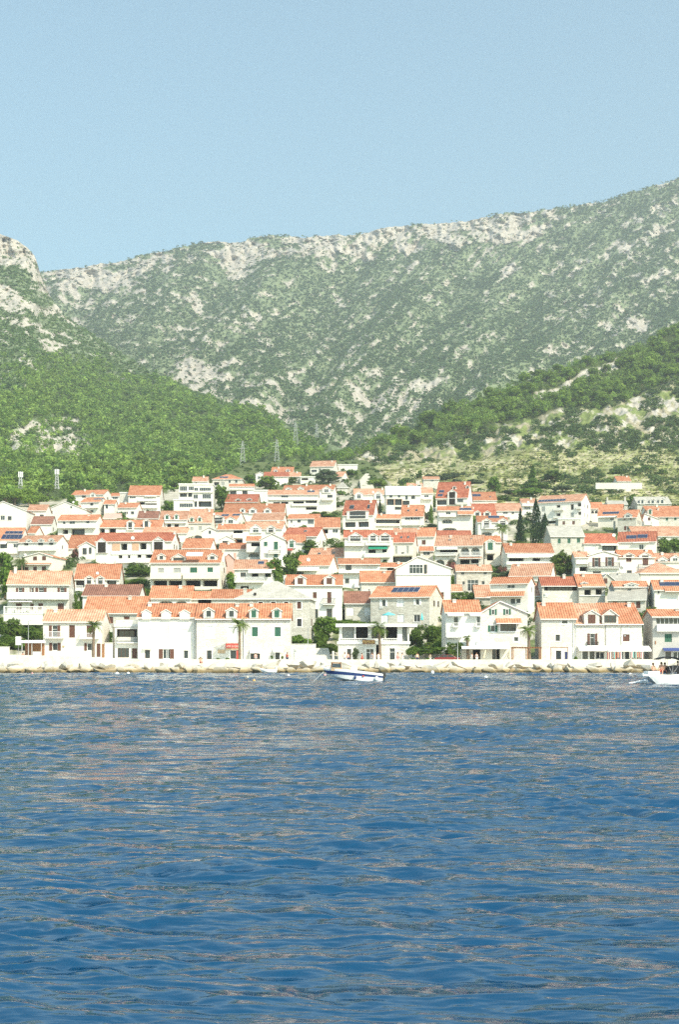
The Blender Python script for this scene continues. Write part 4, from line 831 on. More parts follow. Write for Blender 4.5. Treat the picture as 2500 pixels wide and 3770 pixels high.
# right hill with terraces
BELT_LO = [(1200, 1730), (1387, 1662), (1560, 1640), (1721, 1600), (1913, 1560), (2000, 1530), (2072, 1520), (2200, 1512), (2300, 1480), (2391, 1440), (2500, 1410), (2900, 1330)]
def belt(px, py):
    v = sst(lerp_pts(px, BELT_LO) + 40 * (fbm(px / 60, py / 60, 3, 33) - .5) - py, -8, 14)
    st = np.abs((py - (1402 - (px - 2125) * .42)) + 14 * (fbm(px / 30, py / 30, 3, 35) - .5)) / 20
    st = (1 - sst(st, .6, 1.1)) * sst(px, 1945, 1985) * (1 - sst(px, 2255, 2290))
    return v * (1 - st), st
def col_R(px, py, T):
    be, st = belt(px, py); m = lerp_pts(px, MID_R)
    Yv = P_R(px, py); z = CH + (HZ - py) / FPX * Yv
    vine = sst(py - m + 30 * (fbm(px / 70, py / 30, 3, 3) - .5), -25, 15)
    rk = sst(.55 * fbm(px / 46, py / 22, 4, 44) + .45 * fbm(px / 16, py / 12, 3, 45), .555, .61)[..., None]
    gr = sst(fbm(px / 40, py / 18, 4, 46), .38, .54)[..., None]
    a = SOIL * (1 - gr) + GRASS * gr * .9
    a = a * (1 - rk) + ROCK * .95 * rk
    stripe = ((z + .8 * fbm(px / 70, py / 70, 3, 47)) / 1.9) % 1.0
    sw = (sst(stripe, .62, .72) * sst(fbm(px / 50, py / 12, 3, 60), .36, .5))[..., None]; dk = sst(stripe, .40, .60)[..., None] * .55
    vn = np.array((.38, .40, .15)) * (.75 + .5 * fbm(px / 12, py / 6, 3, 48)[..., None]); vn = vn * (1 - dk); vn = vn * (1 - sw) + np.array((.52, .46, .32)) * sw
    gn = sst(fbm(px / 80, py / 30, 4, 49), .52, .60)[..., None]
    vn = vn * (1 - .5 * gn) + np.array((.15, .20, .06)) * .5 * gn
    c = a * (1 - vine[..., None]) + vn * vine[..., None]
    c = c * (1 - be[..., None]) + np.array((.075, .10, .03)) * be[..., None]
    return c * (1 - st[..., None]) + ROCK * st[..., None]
def disp_R(px, py, T):
    e = 1 - sst(T, .94, 1.0); m = lerp_pts(px, MID_R); vine = sst(py - m, -25, 15)
    Yv = P_R(px, py); z = CH + (HZ - py) / FPX * Yv + .8 * fbm(px / 70, py / 70, 3, 47)
    fr = (z / 1.9) % 1.0
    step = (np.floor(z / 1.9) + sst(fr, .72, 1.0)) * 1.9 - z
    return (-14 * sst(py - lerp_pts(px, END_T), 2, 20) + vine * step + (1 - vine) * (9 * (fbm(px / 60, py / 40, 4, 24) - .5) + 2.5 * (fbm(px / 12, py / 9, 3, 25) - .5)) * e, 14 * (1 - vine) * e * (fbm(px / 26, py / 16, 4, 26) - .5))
sheet('right_hill', np.concatenate([np.arange(-100, 1150, 40), np.arange(1150, 2620, 5), np.arange(2620, 4000, 40)]), np.linspace(0, 1, 300),
      lambda px, t: FOOT_R + (lerp_pts(px, RIDGE_R) - FOOT_R) * t, P_R, col_R, disp_R, 'rocky')
# town ground
def col_T(px, py, T):
    g = np.maximum(sst(fbm(px / 40, py / 22, 4, 52), .42, .58), 1 - sst(py, 1740, 1800))[..., None]
    return np.array((.50, .46, .37)) * (1 - g) + np.array((.13, .16, .06)) * g
_tp = np.arange(-900, 3500, 14.0)
sheet('town_ground', _tp, np.linspace(0, 1, 150), lambda px, t: 2438 + (lerp_pts(px, END_T) - 2438) * t,
      lambda px, py: np.interp(py, _py, _yy), col_T, lambda px, py, T: (-.45 + .5 * (fbm(px / 30, py / 30, 3, 53) - .5), 0 * px), 'terrain', back=False)
q = MB(); q.quad([(-90, 229.2, 1.42), (90, 229.2, 1.42), (90, 240, 1.42), (-90, 240, 1.42)])
kind(q.build('promenade', 'concrete'), 'structure')
# pale dirt track high in the centre
tr = [(1356, 1815, 26), (1350, 1790, 24), (1342, 1772, 18), (1350, 1757, 13), (1352, 1748, 6)]
q = MB(); pv = None
for px, py, hw in tr:
    a, b = W3(px - hw, py), W3(px + hw, py); a.z += .6; b.z += .6
    if pv: q.quad([pv[0], pv[1], b, a])
    pv = (a, b)
mat('dirt', (.62, .57, .46), .95, .1, .3); kind(q.build('dirt_track', 'dirt'), 'structure')

# ------------------------------------------------------------------ WATER with real waves
def build_water():
    Ys = [8.0]
    while Ys[-1] < 229: Ys.append(Ys[-1] + min(max(1.5 * Ys[-1] ** 2 / (3 * FPX), .014), .42))
    Ys = np.array(Ys); pxs = np.concatenate([np.linspace(-4500, -260, 60), np.linspace(-250, 2750, 460), np.linspace(2760, 7000, 60)])
    PX, Y = np.meshgrid(pxs, Ys); X = (PX - CX) / FPX * Y
    Z = np.zeros_like(X); r = np.random.default_rng(5)
    sp = np.gradient(Ys)[:, None]; spx = np.gradient(pxs)[None] / FPX * Ys[:, None]
    NW = 120
    for i in range(NW):
        lam = 4.2 * (.12 / 4.2) ** (i / (NW - 1)) * r.uniform(.9, 1.1)
        th = r.normal(0.28, .5 if lam > 1 else .45); kx, ky = math.sin(th), math.cos(th)
        k = 2 * math.pi / lam; amp = (.043 if lam < .5 else (.046 if lam < 1.7 else .022)) * lam / 6.283 * r.uniform(.6, 1.4)
        wob = 2.4 * (vnoise(X / (lam * 2.7) + i * 7.7, Y / (lam * 2.7) - i * 3.1, i) - .5) * 2
        env = (.5 + 1.0 * vnoise(X / (lam * 2.6) + 13 * i, Y / (lam * 3.2) + 5 * i, 100 + i) ** 2) if lam < .5 else (.12 + 2.6 * vnoise(X / (lam * 2.4) + 13 * i, Y / (lam * 3.0) + 5 * i, 100 + i) ** 3.2)
        u = k * (kx * X + ky * Y) + r.uniform(0, 6.28) + wob
        s = np.sin(u) + .22 * np.cos(2 * u)
        Z += amp * env * s * np.clip(lam / (2.2 * np.maximum(sp, spx * .8)) - .4, 0, 1)
    gust = (.12 + 2.3 * fbm(X / 5, Y / 7, 4, 71) ** 1.9) * (.85 + .75 * sst(Y, 25, 90))
    Z *= gust
    Z *= 1 - sst(Y, 215, 224) * .7
    V = np.stack([X, Y, Z], -1).reshape(-1, 3)
    me = npmesh('sea', V, grid_faces(*X.shape), [MATS['water']], None, True)
    return kind(obj('sea', me), 'structure')
m = bpy.data.materials.new('water'); nt, b = nodes(m); N, Lk = nt.nodes, nt.links
b.inputs['Base Color'].default_value = (.0005, .047, .116, 1); b.inputs['Roughness'].default_value = .10; b.inputs['IOR'].default_value = 1.48
b.inputs['Specular IOR Level'].default_value = .8
tc = N.new('ShaderNodeTexCoord'); mp = N.new('ShaderNodeMapping'); mp.inputs['Scale'].default_value = (.65, 1.9, 1); mp.inputs['Rotation'].default_value = (0, 0, .35); Lk.new(tc.outputs['Object'], mp.inputs[0])
n1 = N.new('ShaderNodeTexNoise'); n1.inputs['Scale'].default_value = 2.6; n1.inputs['Detail'].default_value = 2; n1.inputs['Roughness'].default_value = .5; Lk.new(mp.outputs[0], n1.inputs['Vector'])
bp = N.new('ShaderNodeBump'); bp.inputs['Strength'].default_value = .5; bp.inputs['Distance'].default_value = .06; Lk.new(n1.outputs[0], bp.inputs['Height'])
n2 = N.new('ShaderNodeTexNoise'); n2.inputs['Scale'].default_value = .55; n2.inputs['Detail'].default_value = 3; Lk.new(mp.outputs[0], n2.inputs['Vector'])
bp2 = N.new('ShaderNodeBump'); bp2.inputs['Strength'].default_value = .55; bp2.inputs['Distance'].default_value = .55; Lk.new(n2.outputs[0], bp2.inputs['Height']); Lk.new(bp.outputs[0], bp2.inputs['Normal'])
Lk.new(bp2.outputs[0], b.inputs['Normal']); MATS['water'] = m
build_water()

# ------------------------------------------------------------------ foliage
def crown_np(kd, n, seed, leaf):
    """leaf-clump quads filling a crown of unit width and height, base at z=0"""
    r = np.random.default_rng(seed)
    if kd in ('broad', 'bush', 'pine', 'box'):
        nc = {'broad': 16, 'bush': 12, 'pine': 13, 'box': 24}[kd]
        if kd == 'box': c = r.uniform(-.5, .5, (nc, 3)); c[:, 2] = (c[:, 2] + .5) * .8; sr = .2
        else:
            u = r.normal(size=(nc, 3)); u /= np.linalg.norm(u, axis=1)[:, None]
            c = u * (r.uniform(.25, .36, (nc, 1)) if kd != 'pine' else r.uniform(.2, .38, (nc, 1)))
            if kd == 'broad': c[:, 2] = c[:, 2] * 1.15 + .5
            elif kd == 'bush': c[:, 2] = np.abs(c[:, 2]) * 1.3 + .12
            else: c[:, 2] = c[:, 2] * .75 + .62
            sr = r.uniform(.13, .25, nc)
        i = r.integers(0, nc, n); u = r.normal(size=(n, 3)); u /= np.linalg.norm(u, axis=1)[:, None]
        rad = (sr if np.isscalar(sr) else sr[i])
        p = c[i] + u * np.reshape(rad * r.uniform(.55, 1.05, n), (n, 1))
        if kd == 'box': p = np.stack([np.clip(p[:, 0], -.5, .5), np.clip(p[:, 1], -.5, .5), np.clip(p[:, 2], 0, 1)], 1)
    else:
        h = r.uniform(.03, 1, n) ** 1.15; a = r.uniform(0, 6.283, n)
        if kd == 'cypress': R = .5 * np.minimum(1, (1 - h) * 2.2) ** .8 * (.75 + .25 * np.minimum(1, h * 6))
        else: R = .5 * (1 - h) ** .85 * (.72 + .28 * np.sin(h * 34 + 1.5 * np.sin(3 * a + seed)))
        R = R * r.uniform(.55, 1.06, n); p = np.stack([R * np.cos(a), R * np.sin(a), h], 1); u = np.stack([np.cos(a), np.sin(a), np.full(n, .5)], 1)
    nrm = u + r.normal(0, .36, (n, 3)); nrm /= np.linalg.norm(nrm, axis=1)[:, None]
    t = np.cross(nrm, r.normal(size=(n, 3))); t /= np.linalg.norm(t, axis=1)[:, None] + 1e-9; bt = np.cross(nrm, t)
    s = leaf * r.uniform(.6, 1.3, (n, 1))
    V = np.stack([p - t * s, p - bt * s * .6, p + t * s, p + bt * s * .6], 1).reshape(-1, 3)
    return V
def crown_mesh(kd, m, v, n, leaf):
    def mk():
        V = crown_np(kd, n, 40 + v * 7 + len(kd), leaf); return npmesh('crown', V, np.arange(len(V)).reshape(-1, 4), [MATS[m]])
    return cached(('cr', kd, m, v, n), mk)
def trunk_mesh(kd):
    def mk():
        b = MB(); top = {'broad': .62, 'pine': .7, 'bush': .3, 'cypress': .3, 'conifer': .9}.get(kd, .4)
        b.tube([(0, 0, -.12), (.015, .01, top * .4), (-.01, 0, top)], [.045, .036, .014], 8)
        if kd in ('broad', 'pine', 'bush'):
            for i in range(6):
                a = i * 1.05 + .3; z = top * (.35 + .1 * (i % 4)); b.tube([(0, 0, z), (.12 * math.cos(a), .12 * math.sin(a), z + .12), (.27 * math.cos(a), .27 * math.sin(a), z + .22)], [.02, .014, .005], 5)
        return b.mesh('trunk', ['bark'])
    return cached(('tk', kd), mk)
def put_tree(p, w, h, kd, m, label, cat='tree', name='tree', group=None, v=None, n=None, leaf=None):
    root = thing(name, label, cat, p, rnd.uniform(0, 6.28), group)
    v = rnd.randrange(3) if v is None else v
    n = n or {'broad': 900, 'bush': 600, 'pine': 700, 'cypress': 900, 'conifer': 800, 'box': 1400}[kd]
    leaf = leaf or {'broad': .075, 'bush': .085, 'pine': .075, 'cypress': .055, 'conifer': .06, 'box': .06}[kd]
    obj('crown', crown_mesh(kd, m, v, n, leaf), root, (0, 0, 0), 0, (w, w, h))
    if kd not in ('box',): obj('trunk', trunk_mesh(kd), root, (0, 0, 0), 0, (max(w, h * .3), max(w, h * .3), h))
    return root
def palm(p, H_, R, label, lean=0.0):
    root = thing('palm_tree', label, 'palm tree', p, rnd.uniform(0, 6))
    hz = H_ - R * .55
    b = MB(); K = 9; b.tube([(lean * (i / K) ** 2, 0, -.3 + (hz + .3) * i / K) for i in range(K + 1)], [.26 - .08 * i / K + (.03 if i % 2 else 0) for i in range(K)] + [.3], 10); b.build('trunk', 'palm_bark', root)
    r = random.Random(int(p[0] * 10)); b = MB(); nf = 30
    for i in range(nf):
        a = i * 2.399 + r.uniform(-.2, .2); e0 = math.radians(r.uniform(-25, 80)); L = R * r.uniform(.85, 1.1); pts = []
        x = z = 0.0; e = e0
        for s in range(9):
            pts.append((x, z)); x += L / 8 * math.cos(e); z += L / 8 * math.sin(e); e -= .16 + .02 * s
        ca, sa = math.cos(a), math.sin(a)
        for s in range(1, 8):
            w = L * .26 * math.sin(math.pi * min(.95, (s + .6) / 8.6)) ; (x0, z0), (x1, z1) = pts[s], pts[s + 1] if s < 8 else pts[s]
            for sd in (-1, 1):
                for q in range(2):
                    f0, f1 = q / 2, q / 2 + .34
                    A = (x0 + (x1 - x0) * f0, z0 + (z1 - z0) * f0); B = (x0 + (x1 - x0) * f1, z0 + (z1 - z0) * f1)
                    tip = (A[0] + L * .07, sd * w, A[1] - w * .35)
                    P3 = [(A[0], 0, A[1]), (B[0], 0, B[1]), (tip[0] + .02 * L, tip[1], tip[2]), tip]
                    b.quad([(lean + u * ca - vv * sa, u * sa + vv * ca, hz + zz) for u, vv, zz in P3])
    b.build('fronds', 'palm_leaf', root); return root
def scatter(name, pts, sc, cols, kd, n, leaf, seed, nv=6):
    """a wood or scrub that reads as one mass: one mesh of many leaf clumps"""
    r = np.random.default_rng(seed); bases = [crown_np(kd, n, seed + i, leaf) for i in range(nv)]
    Vs, Cs = [], []; pick = r.integers(0, nv, len(pts)); ang = r.uniform(0, 6.28, len(pts))
    for k in range(nv):
        ii = np.where(pick == k)[0]
        if not len(ii): continue
        B = bases[k]; ca, sa = np.cos(ang[ii])[:, None], np.sin(ang[ii])[:, None]
        X = (B[None, :, 0] * ca - B[None, :, 1] * sa) * sc[ii, 0:1]; Yv = (B[None, :, 0] * sa + B[None, :, 1] * ca) * sc[ii, 0:1]; Z = B[None, :, 2] * sc[ii, 1:2]
        Vs.append((np.stack([X, Yv, Z], -1) + pts[ii][:, None, :]).reshape(-1, 3))
        cj = cols[ii][:, None, :] * r.uniform(.75, 1.25, (len(ii), len(B) // 4, 1)); Cs.append(np.repeat(cj, 4, 1).reshape(-1, 3))
    V = np.concatenate(Vs); C = np.concatenate(Cs)
    return kind(obj(name, npmesh(name, V, np.arange(len(V)).reshape(-1, 4), [MATS['foliage']], C)), 'stuff')
R_ = np.random.default_rng(3)
def sample(n, x0, x1, y0, y1, dens, Yf):
    px = R_.uniform(x0, x1, n * 6); py = R_.uniform(y0, y1, n * 6); d = dens(px, py); keep = R_.uniform(0, 1, n * 6) < d
    px, py = px[keep][:n], py[keep][:n]; return px, py, ground(px, py, Yf)
def ground(px, py, Yf):
    px, py = np.atleast_1d(np.asarray(px, float)), np.atleast_1d(np.asarray(py, float))
    ft, rd, dp = {P_L: (FOOT_L, RIDGE_L, disp_L), P_R: (FOOT_R, RIDGE_R, disp_R), P_M: (1700, RIDGE_M, disp_M)}[Yf]
    T = (ft - py) / (ft - lerp_pts(px, rd)); Y = Yf(px, py); dz, dy = dp(px, py, T); x, y, z = world(px, py, Y)
    return np.stack([x + (px - CX) / FPX * dy, y + dy, z + (HZ - py) / FPX * dy + dz], -1)
def greens(n, a, b, j=.25):
    t = R_.uniform(0, 1, (n, 1)); return (np.array(a) * (1 - t) + np.array(b) * t) * R_.uniform(1 - j, 1 + j, (n, 1))
# left hill pinewood
def ins_L(px, py): return (py > lerp_pts(px, RIDGE_L) + 4) & (py < lerp_pts(px, END_T) + 8)
px, py, P = sample(6500, -500, 1420, 1330, 1850, lambda x, y: ins_L(x, y) * pine_d(x, y) * (.35 + .65 * sst(P_L(x, y), 600, 1100)), P_L)
w = R_.uniform(4.0, 7.5, len(P)); P[:, 2] -= .8
scatter('pine_wood', P, np.stack([w, w * R_.uniform(.75, 1.1, len(P))], 1), greens(len(P), (.17, .28, .06), (.36, .49, .12)), 'pine', 42, .125, 5)
px, py, P = sample(9000, -400, 1300, 900, 1640, lambda x, y: (y > lerp_pts(x, RIDGE_L) + 2) * (1 - pine_d(x, y)) * (1 - .85 * rock_L(x, y)), P_L)
w = R_.uniform(2.5, 5.5, len(P)); P[:, 2] -= .5
scatter('hillside_scrub', P, np.stack([w, w * .8], 1), greens(len(P), (.12, .20, .07), (.245, .34, .13)), 'bush', 16, .2, 6)
# mountain scrub
def dM(x, y): return (y > lerp_pts(x, RIDGE_M) - 2) * (y < np.minimum(1690, np.maximum(lerp_pts(x, RIDGE_L), 0) + 30)) * (y < np.where(x > 1250, lerp_pts(x, RIDGE_R) + 30, 9999)) * (1 - .9 * rock_M(x, y)[0]) * (.5 + .5 * sst(fbm(x / 90, y / 60, 4, 88), .38, .58))
px, py, P = sample(46000, -60, 2560, 640, 1690, dM, P_M)
w = R_.uniform(3.0, 7.5, len(P)); P[:, 2] += .3
scatter('mountain_scrub', P, np.stack([w, w * .75], 1), greens(len(P), (.115, .185, .085), (.235, .315, .14)), 'bush', 9, .26, 8)
# right hill: undergrowth and bushes
px, py, P = sample(1500, 1180, 2700, 1180, 1720, lambda x, y: (y > lerp_pts(x, RIDGE_R)) * belt(x, y)[0], P_R)
w = R_.uniform(3.5, 6.0, len(P)); P[:, 2] -= .5
scatter('pine_wood', P, np.stack([w, w * 1.0], 1), greens(len(P), (.16, .26, .05), (.34, .46, .11)), 'pine', 70, .10, 15)
def dR(x, y):
    b_, st = belt(x, y); m = lerp_pts(x, MID_R); v = fbm(x / 75, y / 34, 4, 57)
    lo = sst(y - m, -15, 10)
    return (y > lerp_pts(x, RIDGE_R) + 15) * (y < lerp_pts(x, END_T) + 25) * (1 - b_) * (1 - st) * sst(v, .38 + .08 * lo, .52 + .06 * lo) * (1 - lo * np.where(x < 2080, .85, .45))
px, py, P = sample(2600, 1050, 2650, 1380, 1880, dR, P_R)
w = R_.uniform(2.0, 6.4, len(P)); P[:, 2] -= .4
scatter('hillside_bushes', P, np.stack([w, w * .7], 1), greens(len(P), (.075, .13, .04), (.18, .25, .09)), 'bush', 60, .11, 16)
# vines in their rows, and greenery in the gaps of the town
def dV(x, y):
    m = lerp_pts(x, MID_R); return (y < lerp_pts(x, END_T) + 30) * sst(y - m, -20, 10) * (.4 + .6 * sst(fbm(x / 70, y / 30, 3, 58), .4, .55))
px, py, P = sample(4200, 1250, 2620, 1640, 1880, dV, P_R)
w = R_.uniform(.9, 2.0, len(P)); scatter('vineyard', P, np.stack([w * 1.6, w * .7], 1), greens(len(P), (.16, .20, .06), (.34, .34, .13)), 'bush', 12, .2, 17)
gxx, gyy = R_.uniform(-100, 2600, 4200), np.where(R_.uniform(0, 1, 4200) < .3, R_.uniform(1690, 1800, 4200), R_.uniform(1800, 2330, 4200)); kp = (gyy > lerp_pts(gxx, END_T)) & ((fbm(gxx / 60, gyy / 30, 3, 59) > .47) | (gyy < 1795)); gxx, gyy = gxx[kp], gyy[kp]
P = np.array([W3(a, b_) for a, b_ in zip(gxx, gyy)]); P[:, 2] -= .5; w = R_.uniform(1.6, 3.6, len(P))
scatter('garden_greenery', P, np.stack([w, w * .75], 1), greens(len(P), (.06, .11, .03), (.16, .23, .07)), 'bush', 60, .12, 18)
# the larger pines of the right hill, one by one
px, py, P = sample(120, 1290, 2530, 1210, 1660, lambda x, y: (y > lerp_pts(x, RIDGE_R) + 8) * belt(x, y)[0] * sst(x, 1200, 2100), P_R)
for i in range(len(P)):
    w = rnd.uniform(7.5, 12); put_tree(Vector(P[i]) - Vector((0, 0, .5)), w, w * rnd.uniform(.75, 1.0), 'pine', 'pine', 'bushy green pine in the dense pine belt along the right hillside', 'pine tree', 'pine_tree', 'pines of the right hillside', n=420, leaf=.075)
# pines along the upper edge of the town, left
edge = [(0, 1862), (95, 1872), (180, 1852), (250, 1838), (330, 1815), (500, 1800), (640, 1800), (700, 1810), (790, 1795)]
for i in range(56):
    x = rnd.uniform(-30, 700); yb = float(lerp_pts(x, edge)) - rnd.uniform(0, 75); Y = float(P_L(x, yb)) if yb < 1850 else Yt(yb)
    p = Vector(ground(x, yb, P_L)[0]) if yb < 1850 else Vector(world(x, yb, Y)); w = rnd.uniform(5.5, 9.5)
    put_tree(p - Vector((0, 0, .6)), w, w * rnd.uniform(.8, 1.05), 'pine', 'pine', 'rounded green pine along the upper left edge of the town', 'pine tree', 'pine_tree', 'pines at the edge of the town', n=560, leaf=.07)
TREES = '''
A1 640 470 112 125 broad leaf|bright green tree beside the highest left villa
A1 745 490 120 75 bush leaf|dark bush below the highest left villa
A1 1090 545 75 70 bush leaf_dark|dark round bush between the pinkish roofs and the cottage
A1 1130 600 170 70 bush leaf|sprawling bush below the white cottage with three small windows
A1 1505 490 120 105 broad leaf|round tree right of the apartment house with stacked awnings
A1 25 1060 150 200 broad leaf|dense tree at the left edge below the solar roofed house
A1 95 1050 90 130 bush leaf_dark|dark shrub beside the tree at the left edge
A1 690 910 85 130 bush pink_leaf|pink flowering oleander left of the unfinished red roofed house
A1 1250 1045 240 115 bush leaf_dark|broad dark bush below the unfinished red roofed house
A2 475 470 160 200 broad leaf|tall green tree right of the modern flat roofed building
A2 730 250 110 85 broad leaf|dark tree right of the hipped villa
A2 890 305 185 125 broad leaf_light|bright spreading tree above the long white terrace house
A2 862 440 66 60 bush leaf|small round tree left of the long white terrace house
A2 1080 232 150 50 box leaf_dark|clipped dark hedge under the high centre houses
A2 1440 235 190 120 broad leaf_olive|olive green trees beside the isolated highest house
A2 1375 540 200 75 bush leaf_dark|dark shrubs under the long white terrace house
A2 72 860 78 160 cypress cypress|dark pointed cypress left of the white gabled orange roof
A2 258 850 100 85 conifer leaf_dark|small dark conifer in front of the low orange roof
A2 1500 830 150 105 box leaf_dark|long dark clipped hedge in front of the broad orange roof, centre
A2 1275 900 200 150 broad leaf_dark|dark round tree right of the green shuttered gable, topmost of three
A2 1165 985 150 150 broad leaf_dark|dark tree right of the green shuttered gable, middle of three
A2 1075 1075 190 200 broad leaf_dark|dark tree right of the green shuttered gable, lowest of three
A2 1560 340 70 60 bush leaf|green bush between the terrace house and the stone hut
A2 1540 445 80 60 bush leaf_light|light green bush right of the long white terrace house
A3 355 258 160 105 bush leaf_light|light green clump right of the dirt track
A3 140 160 100 70 bush leaf|round bush left of the dirt track
A3 596 252 55 75 broad leaf|small upright tree between the light clump and the stone cottage
A3 750 195 60 75 broad leaf|upright tree on the vineyard terraces, left of the olive grove
A3 830 190 80 60 bush leaf_olive|grey green olive bush, leftmost of the grove above the lone stone cottage
A3 905 185 90 60 bush leaf_olive|grey green olive bush above the right end of the lone stone cottage
A3 985 205 95 80 bush leaf_olive|large olive bush in the middle of the grove
A3 1065 185 90 65 bush leaf_olive|olive bush at the top of the grove
A3 1080 225 100 70 bush leaf_olive|olive bush at the foot of the grove
A3 1140 160 70 55 bush leaf_olive|small olive bush at the upper right of the grove
A3 1235 235 180 65 bush leaf_olive|wide low bush right of the olive grove
A3 705 460 48 110 conifer leaf_dark|slim dark conifer in front of the unfinished white roofed house
A3 390 500 50 110 conifer leaf_dark|slim dark conifer right of the steep red roof with skylights
A3 880 450 38 95 cypress leaf_dark|thin dark tree left of the large red roofed house
A3 852 590 45 150 cypress leaf|ivy covered column of green in the centre right
A3 1172 668 215 150 broad leaf|big dense round tree in front of the arched porch house
A3 1245 695 95 100 broad leaf_olive|olive toned tree touching the big round tree
A3 860 665 140 95 bush leaf_olive|loose shrub left of the arched porch house
A3 1420 325 115 140 broad leaf|tall tree on the terraces right of the large red roof
A3 1525 260 50 80 conifer leaf_dark|small dark conifer on the vineyard terraces
A3 1520 400 110 75 bush leaf_dark|dark bush right of the bright orange roof with heater
A3 1030 1010 95 110 bush pink_leaf|pink bougainvillea below the arched balcony house
A3 1385 1030 90 90 bush leaf|green bush below the narrow cream house
A3 1490 1040 90 85 bush pink_leaf|reddish bush below the upper palm
A4 252 280 160 215 conifer leaf|tallest broad conifer on the vineyard terraces
A4 185 275 80 80 bush leaf|shrub at the left foot of the tallest terrace conifer
A4 345 285 130 95 bush leaf_dark|dark shrub at the right foot of the tallest terrace conifer
A4 430 230 170 110 broad leaf_dark|dark round tree right of the tallest terrace conifer
A4 520 300 180 70 bush leaf_olive|grey green bushes below the dark round terrace tree
A4 925 245 120 50 bush leaf_dark|dark low bush behind the white garden wall
A4 1010 150 150 85 bush leaf_dark|dark bush on the slope above the white garden wall
A4 1265 120 100 75 bush leaf|round bush right of the pale fence on the slope
A4 1420 155 95 80 bush leaf_dark|rounded dark bush on the far right slope
A4 1150 460 100 120 broad leaf|tree between the stone ruin and the three dormer stone house
A4 140 760 125 275 conifer cypress|broad dark conifer, leftmost of the tall trees beside the apartment block
A4 280 790 105 390 cypress cypress|tallest dark cypress in front of the white apartment block
A4 362 790 90 270 cypress cypress|dark cypress right of the tallest one
A4 370 795 130 80 bush leaf|green shrub at the foot of the dark cypresses
A4 110 790 120 60 bush leaf_dark|low dark shrub left of the cypresses
A4 530 1050 200 210 broad leaf_light|bright green tree between the orange roof and the white balustrade house
A4 1435 870 160 150 broad leaf_dark|dark tree right of the black solar panel house
A4 1535 865 130 130 broad leaf|green tree at the right edge below the long pale roof
B4 270 165 150 140 broad leaf_olive|brown green tree above the striped orange roofs
B4 120 120 230 105 bush leaf_olive|brown green shrubs in front of the low pale roof
B4 300 335 70 70 bush leaf|small green bush between the striped roofs and the stone house
B1 40 280 130 260 broad leaf|dense dark tree at the left edge beside the pale balcony house
B1 90 640 210 240 bush leaf_dark|large bush left of the cream waterfront house, under the balustrade
B1 300 660 190 180 bush leaf_dark|dark leafy bush touching the cream waterfront house
B1 300 500 200 90 bush leaf|green bush under the right end of the balustrade
B1 40 740 240 180 bush leaf_dark|low dense bush at the left edge above the promenade
B1 140 480 180 80 bush leaf_olive|olive bush at the foot of the balustrade
B1 706 420 68 190 box leaf_dark|tall narrow hedge beside the pale balcony house
B1 1240 170 210 80 bush leaf|low shrubs between the dormer house and the apartment house
B1 1315 275 125 110 bush leaf_dark|dark shrub left of the bright orange arched house
B1 1252 85 200 110 bush leaf_dark|wide dark bush above the low shrubs
B1 962 705 105 140 broad leaf_dark|dark tree between the cream house and the narrow terrace building
B1 1030 285 34 60 conifer leaf_dark|tiny pointed conifer in front of the dark brown roof
B2 560 225 100 170 broad leaf|tree right of the large apartment house
B2 950 215 190 260 broad leaf_dark|tall dark tree behind the grey hipped roof
B2 1195 720 190 150 bush leaf|bright hedge bush at the foot of the grey hipped stone building
B2 1205 640 26 90 cypress leaf_dark|small dark cypress, left one of the pair by the stone corner
B2 1242 640 26 95 cypress leaf_dark|small dark cypress, right one of the pair by the stone corner
B2 1430 660 240 190 broad leaf|large green tree left of the restaurant pavilion
B2 1445 780 190 130 bush leaf_dark|dark bush beside the stone steps
B3 110 530 250 75 bush leaf|green shrubs behind the restaurant pavilion roof
B3 712 770 140 190 broad leaf_dark|dark rounded tree right of the restaurant pavilion
B3 880 720 200 180 broad leaf_dark|dark spreading tree behind the clipped hedge
B3 830 735 95 80 bush leaf_light|light green shrub in front of the dark spreading tree
B3 860 785 250 65 box leaf|long clipped hedge left of the white waterfront house
B3 1065 815 140 140 box leaf_dark|tall clipped hedge block left of the white waterfront house
B3 1150 300 210 65 box leaf|green hedge below the stone cottage with two dark windows
B3 1052 180 55 140 bush leaf|climbing green shrub left of the stone cottage
B3 770 790 55 60 bush leaf|small potted shrub by the stone wall
B4 640 840 30 50 bush leaf_dark|small round potted bush at the left end of the white shop awnings
B2 931 832 26 30 broad leaf_dark|ball shaped potted bush left of the waterfront door
B2 1025 832 26 30 broad leaf_dark|ball shaped potted bush right of the waterfront door
B3 940 775 170 150 bush leaf|round green bush right of the dark spreading tree
B3 690 800 120 120 bush leaf|green bush at the foot of the dark rounded tree by the pavilion
B3 1180 215 90 60 bush leaf_light|pale green bush in front of the white doorway of the stone cottage
B2 1370 720 120 170 bush leaf_dark|dark green bush left of the large green tree by the steps
B1 200 740 170 130 bush leaf|green bush behind the white notice board
B1 250 560 220 110 bush leaf_dark|dark bush below the balustrade, left of the cream house
B1 20 560 170 130 bush leaf|green bush at the left edge below the balustrade
A4 470 1010 90 110 bush leaf|green bush right of the long dark window band
A4 600 1040 110 150 broad leaf|green tree left of the white balustrade house
B4 30 150 150 120 broad leaf_olive|olive brown tree at the left end of the low pale roof
A4 215 338 230 85 bush leaf|wide low green bush below the tallest terrace conifer
A4 60 330 150 60 bush leaf_olive|low olive green bush above the long pale red roof
A4 1010 560 90 60 bush leaf|small bush between the two tier roof and the stone house
A2 1215 650 60 60 bush leaf_light|light bush below the thin orange roof
A3 815 560 60 100 bush leaf_olive|olive bush beside the tall white house with railed balcony
B3 172 845 66 105 broad leaf_olive|small potted olive tree in front of the pavilion
'''
